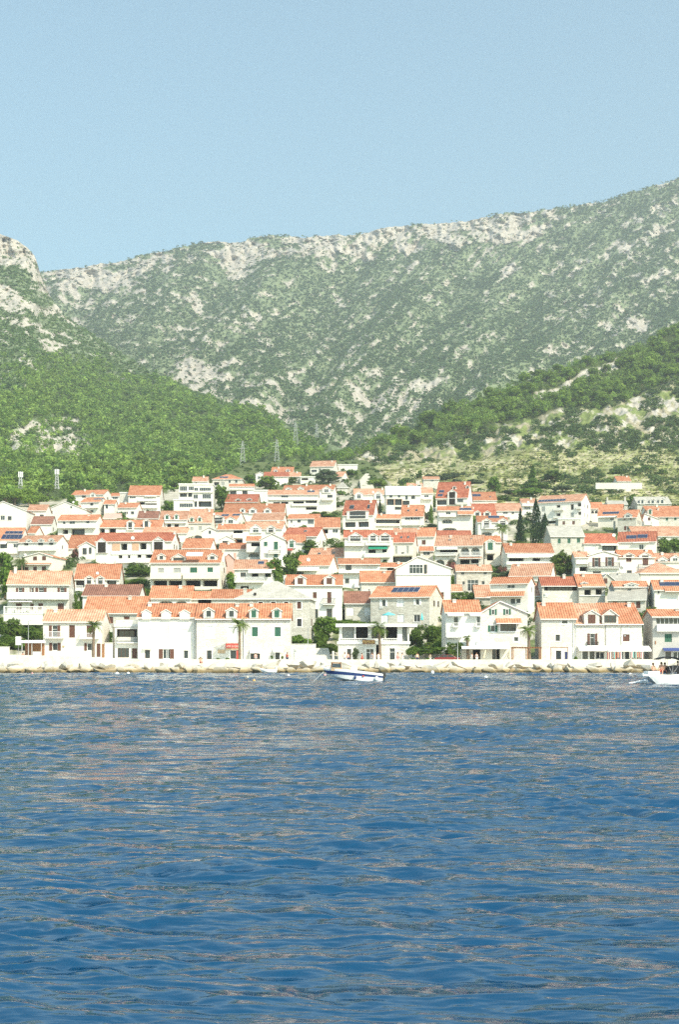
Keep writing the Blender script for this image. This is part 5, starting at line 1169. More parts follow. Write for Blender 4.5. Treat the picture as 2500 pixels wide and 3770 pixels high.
for ln in TREES.strip().splitlines():
    a, lab = ln.split('|'); t, x, y, w, h, kd, m = a.split(); x, y, w, h = map(float, (x, y, w, h))
    pyb = ty(t, y); pxx = tx(t, x); onR = (pxx > 1400 and pyb < 1800)
    Y = float(P_R(pxx, pyb)) if onR else Yt(pyb)
    if t in ('B2', 'B3', 'B4', 'B1') and y > 780: Y = 232.5
    p = Vector(ground(pxx, pyb, P_R)[0]) if onR else Vector(world(pxx, pyb, Y)); k = Y / FPX / 2.45
    cat, nm = {'cypress': ('cypress', 'cypress_tree'), 'conifer': ('conifer', 'conifer_tree'), 'bush': ('bush', 'bush'), 'box': ('hedge', 'hedge'), 'broad': ('tree', 'tree')}[kd]
    n_ = 480 if Y > 430 else (2600 if (Y < 300 and w > 100) else None)
    lf = .095 if Y > 430 else (.055 if n_ else None)
    put_tree(p - Vector((0, 0, .3)), w * k * (1.22 if kd in ('broad', 'bush') else 1.05), h * k * 1.06, kd, m, lab, cat, nm, n=n_, leaf=lf)
for t, x, y, H_, R, lab, Y in (('B1', 838, 850, 352, 74, 'palm tree in front of the cream waterfront house', 231.8), ('B2', 642, 860, 380, 86, 'tall palm tree in front of the red shopfront', 231.8), ('B3', 392, 860, 345, 88, 'thick palm tree in front of the restaurant pavilion', 231.8),
                               ('B3', 1187, 855, 228, 42, 'small palm tree in front of the long white awning', 232.2), ('B4', 222, 862, 325, 80, 'palm tree left of the plain stone waterfront house', 231.8), ('A3', 1497, 860, 262, 72, 'palm tree high in the town, beside the narrow cream house', None), ('A1', 195, 1055, 150, 56, 'small palm tree left of the brown shuttered gable house', None)):
    py_ = ty(t, y); Y = Y or Yt(py_); k = Y / FPX / 2.45; p = Vector(world(tx(t, x), py_, Y))
    if Y < 240: top = zat(ty(t, y - H_), Y); p.z = 1.4; palm(p, top - p.z, R * k * 1.3, lab, .25)
    else: palm(p, H_ * k, R * k * 1.25, lab, .3)
# ------------------------------------------------------------------ shore: wall, boulders
def wallrun(name, label, cat, pts, thick, m, foot=-2.0):
    """pts: (X, Y, ztop) along the run"""
    root = None; q = MB()
    for (xa, ya, za), (xb, yb, zb) in zip(pts, pts[1:]):
        d = Vector((xb - xa, yb - ya, 0)).normalized(); n = Vector((-d.y, d.x, 0)) * thick
        A = [(xa, ya, foot), (xb, yb, foot), (xb, yb, zb), (xa, ya, za)]; B = [(p[0] + n.x, p[1] + n.y, p[2]) for p in A]
        q.quad(A); q.quad(B[::-1]); q.quad([A[3], A[2], B[2], B[3]]); q.quad([A[1], B[1], B[2], A[2]]); q.quad([A[0], A[3], B[3], B[0]])
    o = q.build(name, m); return tag(o, label, cat)
def gx(px, Y=228.4): return (px - CX) / FPX * Y
YW = 228.4
tops = [(-500, 2408), (0, 2410), (180, 2414), (370, 2421), (480, 2426), (1100, 2428), (1700, 2428), (2500, 2427), (3100, 2427)]
wallrun('sea_wall', 'long pale concrete sea wall between the boulders and the promenade', 'sea wall', [(gx(px), YW, zat(py, YW)) for px, py in tops], .7, 'concrete', -1)
m = bpy.data.materials.new('boulder'); nt, b = nodes(m); N, Lk = nt.nodes, nt.links
ge = N.new('ShaderNodeNewGeometry'); sx = N.new('ShaderNodeSeparateXYZ'); Lk.new(ge.outputs['Position'], sx.inputs[0])
no = N.new('ShaderNodeTexNoise'); no.inputs['Scale'].default_value = 1.3; no.inputs['Detail'].default_value = 6; Lk.new(ge.outputs['Position'], no.inputs['Vector'])
ad = N.new('ShaderNodeMath'); ad.operation = 'MULTIPLY_ADD'; Lk.new(no.outputs[0], ad.inputs[0]); ad.inputs[1].default_value = -.7; Lk.new(sx.outputs['Z'], ad.inputs[2])
cr = N.new('ShaderNodeValToRGB'); cr.color_ramp.elements[0].position = 0; cr.color_ramp.elements[0].color = (.10, .075, .03, 1); cr.color_ramp.elements[1].position = .62; cr.color_ramp.elements[1].color = (.58, .54, .46, 1)
e = cr.color_ramp.elements.new(.22); e.color = (.26, .19, .085, 1); e = cr.color_ramp.elements.new(.42); e.color = (.50, .42, .29, 1)
mr = N.new('ShaderNodeMapRange'); mr.inputs[1].default_value = -.38; mr.inputs[2].default_value = 1.15; Lk.new(ad.outputs[0], mr.inputs[0]); Lk.new(mr.outputs[0], cr.inputs[0])
mm = N.new('ShaderNodeMapRange'); mm.inputs[1].default_value = .3; mm.inputs[2].default_value = .7; mm.inputs[3].default_value = .82; mm.inputs[4].default_value = 1.12; Lk.new(no.outputs[0], mm.inputs[0])
vm = N.new('ShaderNodeVectorMath'); vm.operation = 'SCALE'; Lk.new(cr.outputs[0], vm.inputs[0]); Lk.new(mm.outputs[0], vm.inputs['Scale']); Lk.new(vm.outputs[0], b.inputs['Base Color']); b.inputs['Roughness'].default_value = .9
bp = N.new('ShaderNodeBump'); bp.inputs['Strength'].default_value = .5; bp.inputs['Distance'].default_value = .2; Lk.new(no.outputs[0], bp.inputs['Height']); Lk.new(bp.outputs[0], b.inputs['Normal']); MATS['boulder'] = m
import bmesh
def rock_mesh(seed):
    r = np.random.default_rng(seed); bm = bmesh.new(); bmesh.ops.create_icosphere(bm, subdivisions=4, radius=1)
    co = np.array([v.co for v in bm.verts])
    for _ in range(17):
        n = r.normal(size=3); n /= np.linalg.norm(n); d = r.uniform(.38, .72); e = co @ n - d; co = co - np.where(e > 0, e, 0)[:, None] * n
    co *= 1 + .06 * (fbm(co[:, 0] * 3 + seed, co[:, 1] * 3 + co[:, 2] * 2, 4, seed) - .5)[:, None]
    for v, c in zip(bm.verts, co): v.co = c
    me = bpy.data.meshes.new('boulder'); bm.to_mesh(me); bm.free(); me.materials.append(MATS['boulder']); return me
RK = [rock_mesh(i) for i in range(14)]
ANCH = [(70, 'the left end of the promenade'), (180, 'the kiosk sign'), (300, 'the cream waterfront house'), (420, 'the narrow terrace building'), (560, 'the left white row house'), (690, 'the white row house dormers'), (800, 'the red shopfront'), (910, 'the tall palm'), (1040, 'the two small awnings'), (1150, 'the stone steps'), (1290, 'the left half of the pavilion'), (1440, 'the right half of the pavilion'), (1600, 'the long clipped hedge'), (1740, 'the white waterfront house'), (1880, 'the stone gable house'), (2020, 'the plain stone house'), (2150, 'the tall french window'), (2300, 'the long shop awning'), (2440, 'the right edge house'), (3000, 'the far right end')]
ORD = ['leftmost', 'second from left', 'third from left', 'fourth from left', 'fifth from left', 'sixth from left', 'seventh from left', 'eighth from left', 'ninth from left']
seq = []
x = -62.0
while x < 62: wd = rnd.uniform(2.2, 4.0); seq.append((x, rnd.uniform(222.6, 223.8), rnd.uniform(-.1, .35), wd, rnd.uniform(.75, 1.35), 'waterline')); x += wd * rnd.uniform(.62, .85)
x = -62.0
while x < 62: wd = rnd.uniform(2.0, 3.8); seq.append((x, rnd.uniform(225.4, 227), rnd.uniform(.75, 1.15), wd, rnd.uniform(.6, 1.0), 'upper')); x += wd * rnd.uniform(.7, 1.0)
cnt = {}
for x, y, z, wd, hh, rw in seq:
    px = x / y * FPX + CX
    an = next(a for lim, a in ANCH if px < lim); k = cnt.get((an, rw), 0); cnt[(an, rw)] = k + 1
    o = obj('boulder', RK[rnd.randrange(14)], None, (x, y, z), rnd.uniform(0, 6.28), (wd * .62, wd * .5, hh * 1.12)); o.rotation_euler = (rnd.uniform(-.3, .3), rnd.uniform(-.35, .35), rnd.uniform(0, 6.28))
    sh = 'flat' if hh < wd * .3 else ('chunky' if hh > wd * .42 else 'angular')
    tag(o, '%s boulder, %s in the %s row below %s' % (sh, ORD[k], 'waterline' if rw == 'waterline' else 'upper', an), 'boulder', 'boulders along the sea wall')
q = MB(); q.prism([(221.6, -1.5), (YW + .3, -1.5), (YW + .3, .95), (226, .55), (222.6, -.3)], 'x', -95, 95); kind(q.build('rubble_bank', 'boulder'), 'structure')

# ------------------------------------------------------------------ restaurant pavilion
root, I = H('two level restaurant pavilion with white columns, balustrade and brown name board', 'B3', '12 655 700 714 872', 'h', 'x',
            'n 92 757 130 862; d 265 755 335 862; kk 355 722 386 862; d 475 750 526 862; n 596 735 606 770; n 645 735 652 765', k='flat', dep=9, Y=234.5)
lx, lz, Wd = I['lx'], I['lz'], I['W']
zb, zt = lz(714), lz(558)
for a, b in ((22, 48), (158, 172), (283, 316), (428, 444), (548, 592), (640, 655)):
    q = MB(); x0, x1 = lx(a), lx(b); q.box(x0, .1, zb, x1, .1 + (x1 - x0), zt); q.box(x0 - .06, .04, zt - .2, x1 + .06, .16 + (x1 - x0), zt - .003); q.build('column', 'w', root)
q = MB(); q.box(lx(-10), -.9, zt, lx(725), 8.5, lz(535)); q.box(lx(-10), -.95, lz(535), lx(725), -.75, lz(530)); q.build('roof_slab', 'trim', root)
q = MB(); q.box(lx(30), 5.0, zb, lx(650), 5.2, zt); q.build('inner_wall', 'y', root)
for a, b in ((176, 280), (448, 546)):
    q = MB(); K = 22; x0, x1 = lx(a), lx(b)
    for i in range(K):
        u0, u1 = x0 + (x1 - x0) * i / K, x0 + (x1 - x0) * (i + 1) / K; y0, y1 = (.75 + .12 * (i % 2)), (.75 + .12 * ((i + 1) % 2))
        q.quad([(u0, y0, zb + .5), (u1, y1, zb + .5), (u1, y1, zt), (u0, y0, zt)])
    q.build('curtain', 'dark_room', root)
for a, b in ((50, 156), (594, 638)):
    q = MB(); x0, x1 = lx(a), lx(b); K = 16
    for i in range(K):
        u0, u1 = x0 + (x1 - x0) * i / K, x0 + (x1 - x0) * (i + 1) / K; y0, y1 = (.75 + .1 * (i % 2)), (.75 + .1 * ((i + 1) % 2))
        q.quad([(u0, y0, zb + .5), (u1, y1, zb + .5), (u1, y1, zt), (u0, y0, zt)])
    q.build('curtain', 'shY', root)
zr1 = lz(672)
def balustrade(root, x0, x1, y, z0, z1, name='balustrade'):
    q = MB(); q.box(x0, y, z1 - .12, x1, y + .26, z1); q.box(x0, y + .02, z0, x1, y + .24, z0 + .1); n = max(2, int((x1 - x0) / .28))
    for i in range(n):
        xx = x0 + (x1 - x0) * (i + .5) / n; q.lathe([(.05, .1), (.085, .1 + (z1 - z0) * .2), (.04, .1 + (z1 - z0) * .55), (.07, z1 - z0 - .12)], (xx, y + .13, z0), 6)
    for xx in (x0, x1 - .22): q.box(xx, y - .02, z0, xx + .22, y + .28, z1 + .05)
    return q.build(name, 'trim', root)
balustrade(root, lx(18), lx(283), -.15, zb + .5, zr1 + .2); balustrade(root, lx(410), lx(555), -.15, zb + .5, zr1 + .2)
q = MB(); q.box(lx(283), -.13, zb + .5, lx(410), .12, zr1 + .15); q.build('parapet', 'trim', root)
q = MB(); q.box(lx(232), -.26, lz(712), lx(346), -.16, lz(677)); sg = q.build('name_board', 'wood', root)
def text(s, parent, loc, size, m, name='lettering', sx=1.0):
    c = bpy.data.curves.new(name, 'FONT'); c.body = s; c.size = size; c.extrude = .01; c.align_x = 'CENTER'; c.align_y = 'CENTER'; c.materials.append(MATS[m])
    t_ = bpy.data.objects.new('tmp', c); COL.objects.link(t_); me = bpy.data.meshes.new_from_object(t_.evaluated_get(bpy.context.evaluated_depsgraph_get())); bpy.data.objects.remove(t_); me.name = name
    o = obj(name, me, parent, loc); o.rotation_euler = (math.pi / 2, 0, 0); o.scale = (sx, 1, 1); return o
mat('yellow_paint', (.75, .55, .2), .7)
text('FAMILIJA', sg, ((lx(232) + lx(346)) / 2, -.275, lz(694)), .62, 'yellow_paint', sx=.85)
R4, I4 = FRONT['rowb']
l4x, l4z = I4['lx'], I4['lz']
q = MB(); q.box(l4x(515), -.16, l4z(752), l4x(636), -.004, l4z(708)); sg = q.build('shop_sign', 'cloth_red', R4)
mat('pink_paint', (.85, .62, .55), .7); text('CAFFE & GRILL', sg, ((l4x(515) + l4x(636)) / 2, -.175, l4z(734)), .5, 'pink_paint', sx=.8)
q = MB(); q.box(l4x(515), -.22, l4z(765), l4x(636), -.004, l4z(753)); q.build('shop_ledge', 'wood_pale', R4)
R5, I5 = FRONT['lhouse']; l5x, l5z = I5['lx'], I5['lz']
R6, I6 = FRONT['gable']
# low terrace with restaurant in front of the white house and the gable house
rt, It = H('low cream terrace restaurant with long white awning and a white name board', 'B3', '1128 1548 712 722 872', 'c', 'x',
           'kk 1228 762 1300 862; n 1405 757 1440 862; kk 1442 757 1475 862; N 1122 722 1556 758 1.8', k='flat', dep=4, Y=232.8)
q = MB(); q.box(It['lx'](1258), -.42, It['lz'](721), It['lx'](1422), -.25, It['lz'](688)); sg = q.build('name_board', 'trim', rt)
mat('grey_paint', (.22, .23, .3), .7); text('Pension Ser', sg, ((It['lx'](1258) + It['lx'](1422)) / 2, -.43, It['lz'](704)), .62, 'grey_paint')
obj('railing', rail_mesh(It['W'] - .3, 1.0, .1, 'metal_pale', .03, .3), rt, (.15, .4, It['lz'](700)))
# garden walls, steps, hedges' walls
def flatwall(label, t, x0, yt, x1, ybt, Y, m, th=.4, name='garden_wall', cat='wall'):
    a, b = tx(t, x0), tx(t, x1); z1 = zat(ty(t, yt), Y); z0 = zat(ty(t, ybt), Y) - 1.5
    q = MB(); X0, X1 = gx(a, Y), gx(b, Y); q.box(X0, Y, z0, X1, Y + th, z1); q.box(X0 - .06, Y - .06, z1, X1 + .06, Y + th + .06, z1 + .1)
    return tag(q.build(name, m), label, cat), (X0, X1, z1)
flatwall('stone retaining wall between the stone row house and the steps', 'B2', 1104, 716, 1330, 852, 233.5, 'h')
flatwall('tan stone yard wall right of the cream waterfront house', 'B1', 940, 705, 1012, 835, 233.5, 'c')
o, _ = flatwall('brown wooden gate right of the cream waterfront house', 'B1', 916, 718, 938, 835, 233.4, 'wood', .1, 'yard_gate', 'gate')
flatwall('low white wall under the hedge at the left edge of the promenade', 'B1', -20, 742, 78, 835, 234, 'w')
flatwall('rubble wall under the clipped hedge behind the parked car', 'B3', 735, 785, 1010, 852, 235, 's')
flatwall('white garden wall on the green slope, far right', 'A4', 820, 240, 1240, 262, 590, 'w')
flatwall('pale fence high on the right slope', 'A4', 1040, 68, 1222, 84, 760, 'w', .3, 'pale_fence', 'fence')
H('lone hut with red roof behind the white garden wall', 'A4', '1016 1138 180 224 245', 'w', 'o', '', Y=600)
H('low white flat building beside the dirt track, high in the centre', 'A3', '-2 188 72 80 124', 'w', 'x', '', k='flat', dep=8)
o, (X0, X1, z1) = flatwall('balustraded terrace wall in front of the pale balcony house', 'B1', 28, 445, 382, 468, 266, 'w')
balustrade(o, X0, X1, 266.05, z1 + .1, z1 + 1.5)
q = MB()
p0 = W3(tx('B2', 1345), ty('B2', 850), 233.5)
for i in range(14): q.box(-1.2 - .05 * i, i * .5, -1, 1.4 - .05 * i, i * .5 + .55, .18 * (i + 1))
q.box(1.42, 0, -1, 1.75, 7, 2.0)
tag(q.build('stone_steps', 'h', None, (p0.x + 1.0, 234, 1.4)), 'pale stone steps climbing left of the restaurant pavilion', 'steps')

# ------------------------------------------------------------------ people
def person_mesh(pose):
    J = {'pelvis': (0, 0, .92), 'chest': (0, .0, 1.28), 'neck': (0, 0, 1.47), 'head': (0, -.01, 1.6), 'top': (0, 0, 1.72)}
    for s, n in ((-1, 'l'), (1, 'r')):
        J['sh' + n] = (s * .17, 0, 1.4); J['el' + n] = (s * .25, -.02, 1.13); J['wr' + n] = (s * .24, -.1, .9); J['ha' + n] = (s * .23, -.13, .80)
        J['hip' + n] = (s * .09, 0, .88); J['kn' + n] = (s * .10, -.02, .48); J['an' + n] = (s * .10, .02, .08); J['to' + n] = (s * .11, -.15, .04)
    if pose == 'sit':
        for n, s in (('l', -1), ('r', 1)):
            J['kn' + n] = (s * .14, -.44, .95); J['an' + n] = (s * .13, -.5, .52); J['to' + n] = (s * .13, -.64, .48); J['wr' + n] = (s * .2, -.26, .98); J['ha' + n] = (s * .17, -.34, .97)
    if pose == 'walk':
        J['knl'] = (-.1, -.18, .5); J['anl'] = (-.1, -.16, .09); J['tol'] = (-.1, -.32, .06); J['knr'] = (.1, .03, .48); J['anr'] = (.1, .28, .12); J['tor'] = (.1, .2, .04)
        J['wrl'] = (-.24, .12, .9); J['hal'] = (-.23, .14, .81); J['wrr'] = (.24, -.2, .95); J['har'] = (.23, -.26, .88)
    R = {'pelvis': .15, 'chest': .155, 'neck': .06, 'head': .10, 'top': .06, 'sh': .07, 'el': .045, 'wr': .032, 'ha': .035, 'hip': .10, 'kn': .065, 'an': .045, 'to': .035}
    ks = list(J); E = [('pelvis', 'chest'), ('chest', 'neck'), ('neck', 'head'), ('head', 'top')]
    for n in 'lr': E += [('chest', 'sh' + n), ('sh' + n, 'el' + n), ('el' + n, 'wr' + n), ('wr' + n, 'ha' + n), ('pelvis', 'hip' + n), ('hip' + n, 'kn' + n), ('kn' + n, 'an' + n), ('an' + n, 'to' + n)]
    def skin(keys, edges, grow, sub=1):
        me = bpy.data.meshes.new('body'); ix = {k: i for i, k in enumerate(keys)}
        me.from_pydata([J[k] for k in keys], [(ix[a], ix[b]) for a, b in edges], []); o = bpy.data.objects.new('tmp', me); COL.objects.link(o)
        md = o.modifiers.new('s', 'SKIN'); o.modifiers.new('u', 'SUBSURF').levels = sub
        for i, k in enumerate(keys):
            r = R.get(k, R.get(k[:2], R.get(k[:3], .05))) + grow; me.skin_vertices[0].data[i].radius = (r, r * .8 if k in ('pelvis', 'chest') else r)
        me.skin_vertices[0].data[0].use_root = True
        dg = bpy.context.evaluated_depsgraph_get(); out = bpy.data.meshes.new_from_object(o.evaluated_get(dg)); bpy.data.objects.remove(o); return out
    body = skin(ks, E, 0)
    shirt = skin(['pelvis', 'chest', 'shl', 'shr', 'ell', 'elr'], [('pelvis', 'chest'), ('chest', 'shl'), ('chest', 'shr')], .025) if False else skin(['pelvis', 'chest', 'shl', 'shr'], [('pelvis', 'chest'), ('chest', 'shl'), ('chest', 'shr')], .022)
    short = skin(['pelvis', 'hipl', 'hipr', 'knl', 'knr'], [('pelvis', 'hipl'), ('pelvis', 'hipr'), ('hipl', 'knl'), ('hipr', 'knr')], .024)
    hb = MB(); hb.lathe([(.0, .145), (.07, .13), (.108, .07), (.118, .0), (.10, -.06), (.05, -.08)], (0, .018, 1.615), 10)
    return body, shirt, short, hb.mesh('hair', ['iron'])
mat('skin', (.62, .36, .25), .6, .05, 5); mat('hair_brown', (.10, .05, .025), .7)
for nm, c in (('cloth_pink', (.75, .38, .36)), ('cloth_navy', (.04, .05, .12)), ('cloth_grey', (.4, .4, .42))): mat(nm, c, .85)
def person(p, rz, pose, label, top=None, bot='cloth_navy', sc=1.0):
    bd, st, sh, hr = cached(('person', pose), lambda: person_mesh(pose))
    def tint(me, m):
        def mk():
            c = me.copy(); c.materials.clear(); c.materials.append(MATS[m]); return c
        return cached(('tint', pose, me.name, m), mk)
    o = obj('person', tint(bd, 'skin'), None, p, rz, (sc,) * 3); tag(o, label, 'person')
    obj('hair', tint(hr, 'hair_brown'), o)
    if top: obj('shirt', tint(st, top), o)
    if bot: obj('shorts', tint(sh, bot), o)
    return o
for x, t, rz, pose, lab, top, bot in ((72, 'B3', 0, 'stand', 'person in pale clothes by the dark left door of the pavilion', 'cloth_white', 'cloth_grey'), (102, 'B3', .4, 'stand', 'person in a pink top and blue trousers by the pavilion door', 'cloth_pink', 'cloth_navy'),
                                      (228, 'B3', 1.2, 'walk', 'person in a red top in front of the pavilion', 'cloth_red', 'cloth_red'), (318, 'B3', -.5, 'stand', 'person in grey by the white glazed door of the pavilion', 'cloth_grey', 'cloth_grey'), (376, 'B3', .3, 'stand', 'person in white at the dark passage of the pavilion', 'cloth_white', 'cloth_white'),
                                      (552, 'B3', 1.0, 'walk', 'person in pink walking right of the white double door', 'cloth_pink', 'cloth_pink'), (592, 'B3', 1.3, 'walk', 'person in white walking past the right corner of the pavilion', 'cloth_white', 'cloth_white'),
                                      (728, 'B3', 0, 'stand', 'person with brown top beside the low shrubs', 'cloth_beige', 'cloth_navy'), (845, 'B3', .5, 'stand', 'person in pale clothes by the rubble wall', 'cloth_beige', 'cloth_white'), (1222, 'B3', -.8, 'stand', 'person in white standing under the long white awning', 'cloth_white', 'cloth_white'),
                                      (1262, 'B3', .2, 'stand', 'person in grey under the long white awning', 'cloth_grey', 'cloth_white'), (1072, 'B2', -.6, 'walk', 'person in dark red at the right end of the stone row houses', 'cloth_red', 'cloth_navy'), (205, 'B1', .4, 'stand', 'person in red under the white kiosk roof', 'cloth_red', 'cloth_grey'), (785, 'B2', .4, 'stand', 'person in pink in front of the left small awning', 'cloth_pink', 'cloth_grey')):
    px = tx(t, x); person(Vector((gx(px, 231), 231 + rnd.uniform(-.5, .5), 1.42)), rz, pose, lab, top, bot, rnd.uniform(.96, 1.05))
person(Vector((gx(738, 225.5), 225.5, .72)), .5, 'sit', 'sunbathing person sitting on the boulders', None, 'cloth_red')
# ------------------------------------------------------------------ promenade furniture
def lamp_post(t, x, ytop, label):
    px = tx(t, x); Y = 230.6; h = zat(ty(t, ytop), Y) - 1.42
    r = thing('street_lamp', label, 'street lamp', (gx(px, Y), Y, 1.42))
    q = MB(); q.tube([(0, 0, 0), (0, 0, .9), (0, 0, h)], [.11, .06, .045], 8); q.tube([(0, 0, h - .05), (.25, -.2, h + .12), (.5, -.4, h + .1)], [.035, .03, .03], 6); q.build('pole', 'metal_pale', r)
    q = MB(); q.lathe([(.02, .12), (.12, .05), (.17, 0), (.1, -.07), (0, -.08)], (.5, -.4, h + .08), 10); q.build('lamp_head', 'metal_pale', r)
lamp_post('B1', 1512, 535, 'thin street lamp in front of the white row house'); lamp_post('B1', 252, 505, 'pale street lamp behind the white kiosk'); lamp_post('B2', 1258, 565, 'thin street lamp by the stone retaining wall')
lamp_post('B3', 1092, 655, 'pale street lamp left of the small palm'); lamp_post('B4', 1052, 645, 'thin street lamp between the two white shop awnings')
# kiosk and its sign
Yk = 232.5; r = thing('kiosk', 'white roofed open kiosk left of the cream waterfront house', 'kiosk', (gx(78, Yk), Yk, 1.42)); w = gx(155, Yk) - gx(78, Yk); h0, h1 = zat(ty('B1', 704), Yk) - 1.42, zat(ty('B1', 678), Yk) - 1.42
q = MB(); q.box(-.1, -.6, h0, w, 2.2, h1); q.build('roof', 'trim', r)
for xx in (.1, w * .5, w - .15):
    q = MB(); q.box(xx, -.4, 0, xx + .09, -.31, h0); q.build('post', 'metal_pale', r)
q = MB(); q.box(.1, 2.0, 0, w - .1, 2.1, h0); q.build('back_wall', 'wood', r); q = MB(); q.box(w * .55, -.3, 0, w - .2, -.2, 1.9); q.build('display_panel', 'metal_pale', r); q = MB(); q.box(.2, -.2, 0, w * .48, .4, 1.0); q.build('counter', 'cloth_white', r)
r = thing('sign_board', 'tall white notice board on a post in front of the kiosk', 'sign', (gx(66, 231), 231, 1.42)); zt, zb_ = zat(ty('B1', 645), 231) - 1.42, zat(ty('B1', 722), 231) - 1.42
q = MB(); q.tube([(0, 0, 0), (0, 0, zb_ + .1)], [.05, .05], 8); q.build('post', 'metal', r)
q = MB(); q.box(-.45, -.06, zb_, .45, .04, zt); bd = q.build('board', 'trim', r)
for i in range(5):
    q = MB(); zz = zt - .22 - i * .2; q.box(-.32, -.066, zz, .32 - .1 * (i % 2), -.061, zz + .05); q.build('text_line', 'metal', bd)
# bins, boards, closed and open parasols
def parasol(t, x, ytop, label, m, closed, Y, base, lean=0.0):
    p = Vector((gx(tx(t, x), Y), Y, base)); h = zat(ty(t, ytop), Y) - base; r = thing('parasol', label, 'parasol', p); r.rotation_euler = (0, lean, 0)
    q = MB(); q.tube([(0, 0, 0), (0, 0, h)], [.035, .03], 8); q.build('pole', 'wood_pale', r); q = MB()
    if closed: q.lathe([(.02, h), (.12, h * .75), (.24, h * .38), (.16, h * .33)], seg=10)
    else: q.lathe([(.01, h), (h * .55, h - .42), (h * .54, h - .52)], seg=8)
    q.build('canopy', m, r)
parasol('B3', 1310, 735, 'closed beige parasol leaning below the white name board', 'cloth_beige', True, 231.2, 1.42, .28); parasol('B3', 1545, 735, 'closed beige parasol left of the palm by the plain stone house', 'cloth_beige', True, 231.2, 1.42, .15)
parasol('B3', 470, 425, 'open turquoise parasol on the pavilion roof terrace', 'cloth_turquoise', False, 240, zat(ty('B3', 532), 240)); parasol('B3', 770, 428, 'closed turquoise parasol on the pavilion roof terrace', 'cloth_turquoise', True, 240, zat(ty('B3', 532), 240))
r = thing('pergola', 'brown wooden pergola around the palm right of the closed parasol', 'pergola', (gx(tx('B4', 75), 231), 231, 1.42)); w = gx(tx('B4', 325), 231) - gx(tx('B4', 75), 231); h = zat(ty('B4', 752), 231) - 1.42
for xx in (0, w * .52, w):
    for yy in (0, 1.8):
        q = MB(); q.box(xx - .07, yy - .07, 0, xx + .07, yy + .07, h); q.build('post', 'wood', r)
q = MB(); q.box(-.2, -.12, h, w + .2, .04, h + .14); q.box(-.2, 1.75, h, w + .2, 1.9, h + .14)
for i in range(12): q.box(w * i / 11 - .04, -.3, h + .143, w * i / 11 + .04, 2.1, h + .24)
q.build('beams', 'wood', r)
r = thing('door_pergola', 'thin brown frame over the door of the plain stone house', 'pergola', (gx(tx('B4', 415), 232.5), 232.5, 1.42)); w = gx(tx('B4', 566), 231) - gx(tx('B4', 415), 231)
for xx in (0, w):
    q = MB(); q.box(xx - .05, -.05, 0, xx + .05, .05, h + .1); q.build('post', 'wood', r)
q = MB(); q.box(-.1, -.07, h + .1, w + .1, .07, h + .22); q.build('beam', 'wood', r)
for x0, x1, yt, lab, mt_ in ((372, 410, 770, 'tall white notice panel left of the plain stone house door', 'trim'), (575, 605, 775, 'white panel with a round top right of the plain stone house door', 'trim'), (540, 565, 782, 'blue and white display right of the plain stone house door', 'cloth_navy')):
    Y = 231.8; w = gx(tx('B4', x1), Y) - gx(tx('B4', x0), Y); h = zat(ty('B4', yt), Y) - 1.42; r = thing('notice_panel', lab, 'sign', (gx(tx('B4', x0), Y), Y, 1.42))
    q = MB(); q.box(0, -.05, .25, w, .05, h); q.build('panel', mt_, r); q = MB(); q.box(.05, -.04, 0, .12, .04, .25); q.box(w - .12, -.04, 0, w - .05, .04, .25); q.build('feet', 'metal', r)
    if 'round' in lab:
        q = MB(); q.prism([(w / 2 + .38 * math.cos(a * .5236), h + .35 + .38 * math.sin(a * .5236)) for a in range(12)], 'y', -.06, .05); q.build('round_sign', 'trim', r)
# merchandise in front of the shop under the long awning
rm = random.Random(4); goods = ['cloth_red', 'cloth_beige', 'cloth_navy', 'cloth_pink', 'cloth_white', 'wood', 'cloth_turquoise', 'wood_pale']
for i, px4 in enumerate((950, 990, 1030, 1150, 1190, 1228)):
    Y = 232.0; r = thing('shop_rack', 'rack of colourful goods under the long shop awning, %s' % ORD[i], 'shop rack', (gx(tx('B4', px4), Y), Y, 1.42), 0, 'goods racks under the shop awning')
    q = MB(); q.box(-.5, -.04, 0, -.45, .04, 1.9); q.box(.45, -.04, 0, .5, .04, 1.9); q.box(-.5, -.03, 1.84, .5, .03, 1.9); q.build('frame', 'metal', r)
    for k in range(7):
        q = MB(); a = -.42 + .12 * k; q.box(a, -.1, rm.uniform(.5, 1.0), a + .10, .1, 1.8); q.build('garment', goods[(i * 3 + k) % 8], r)
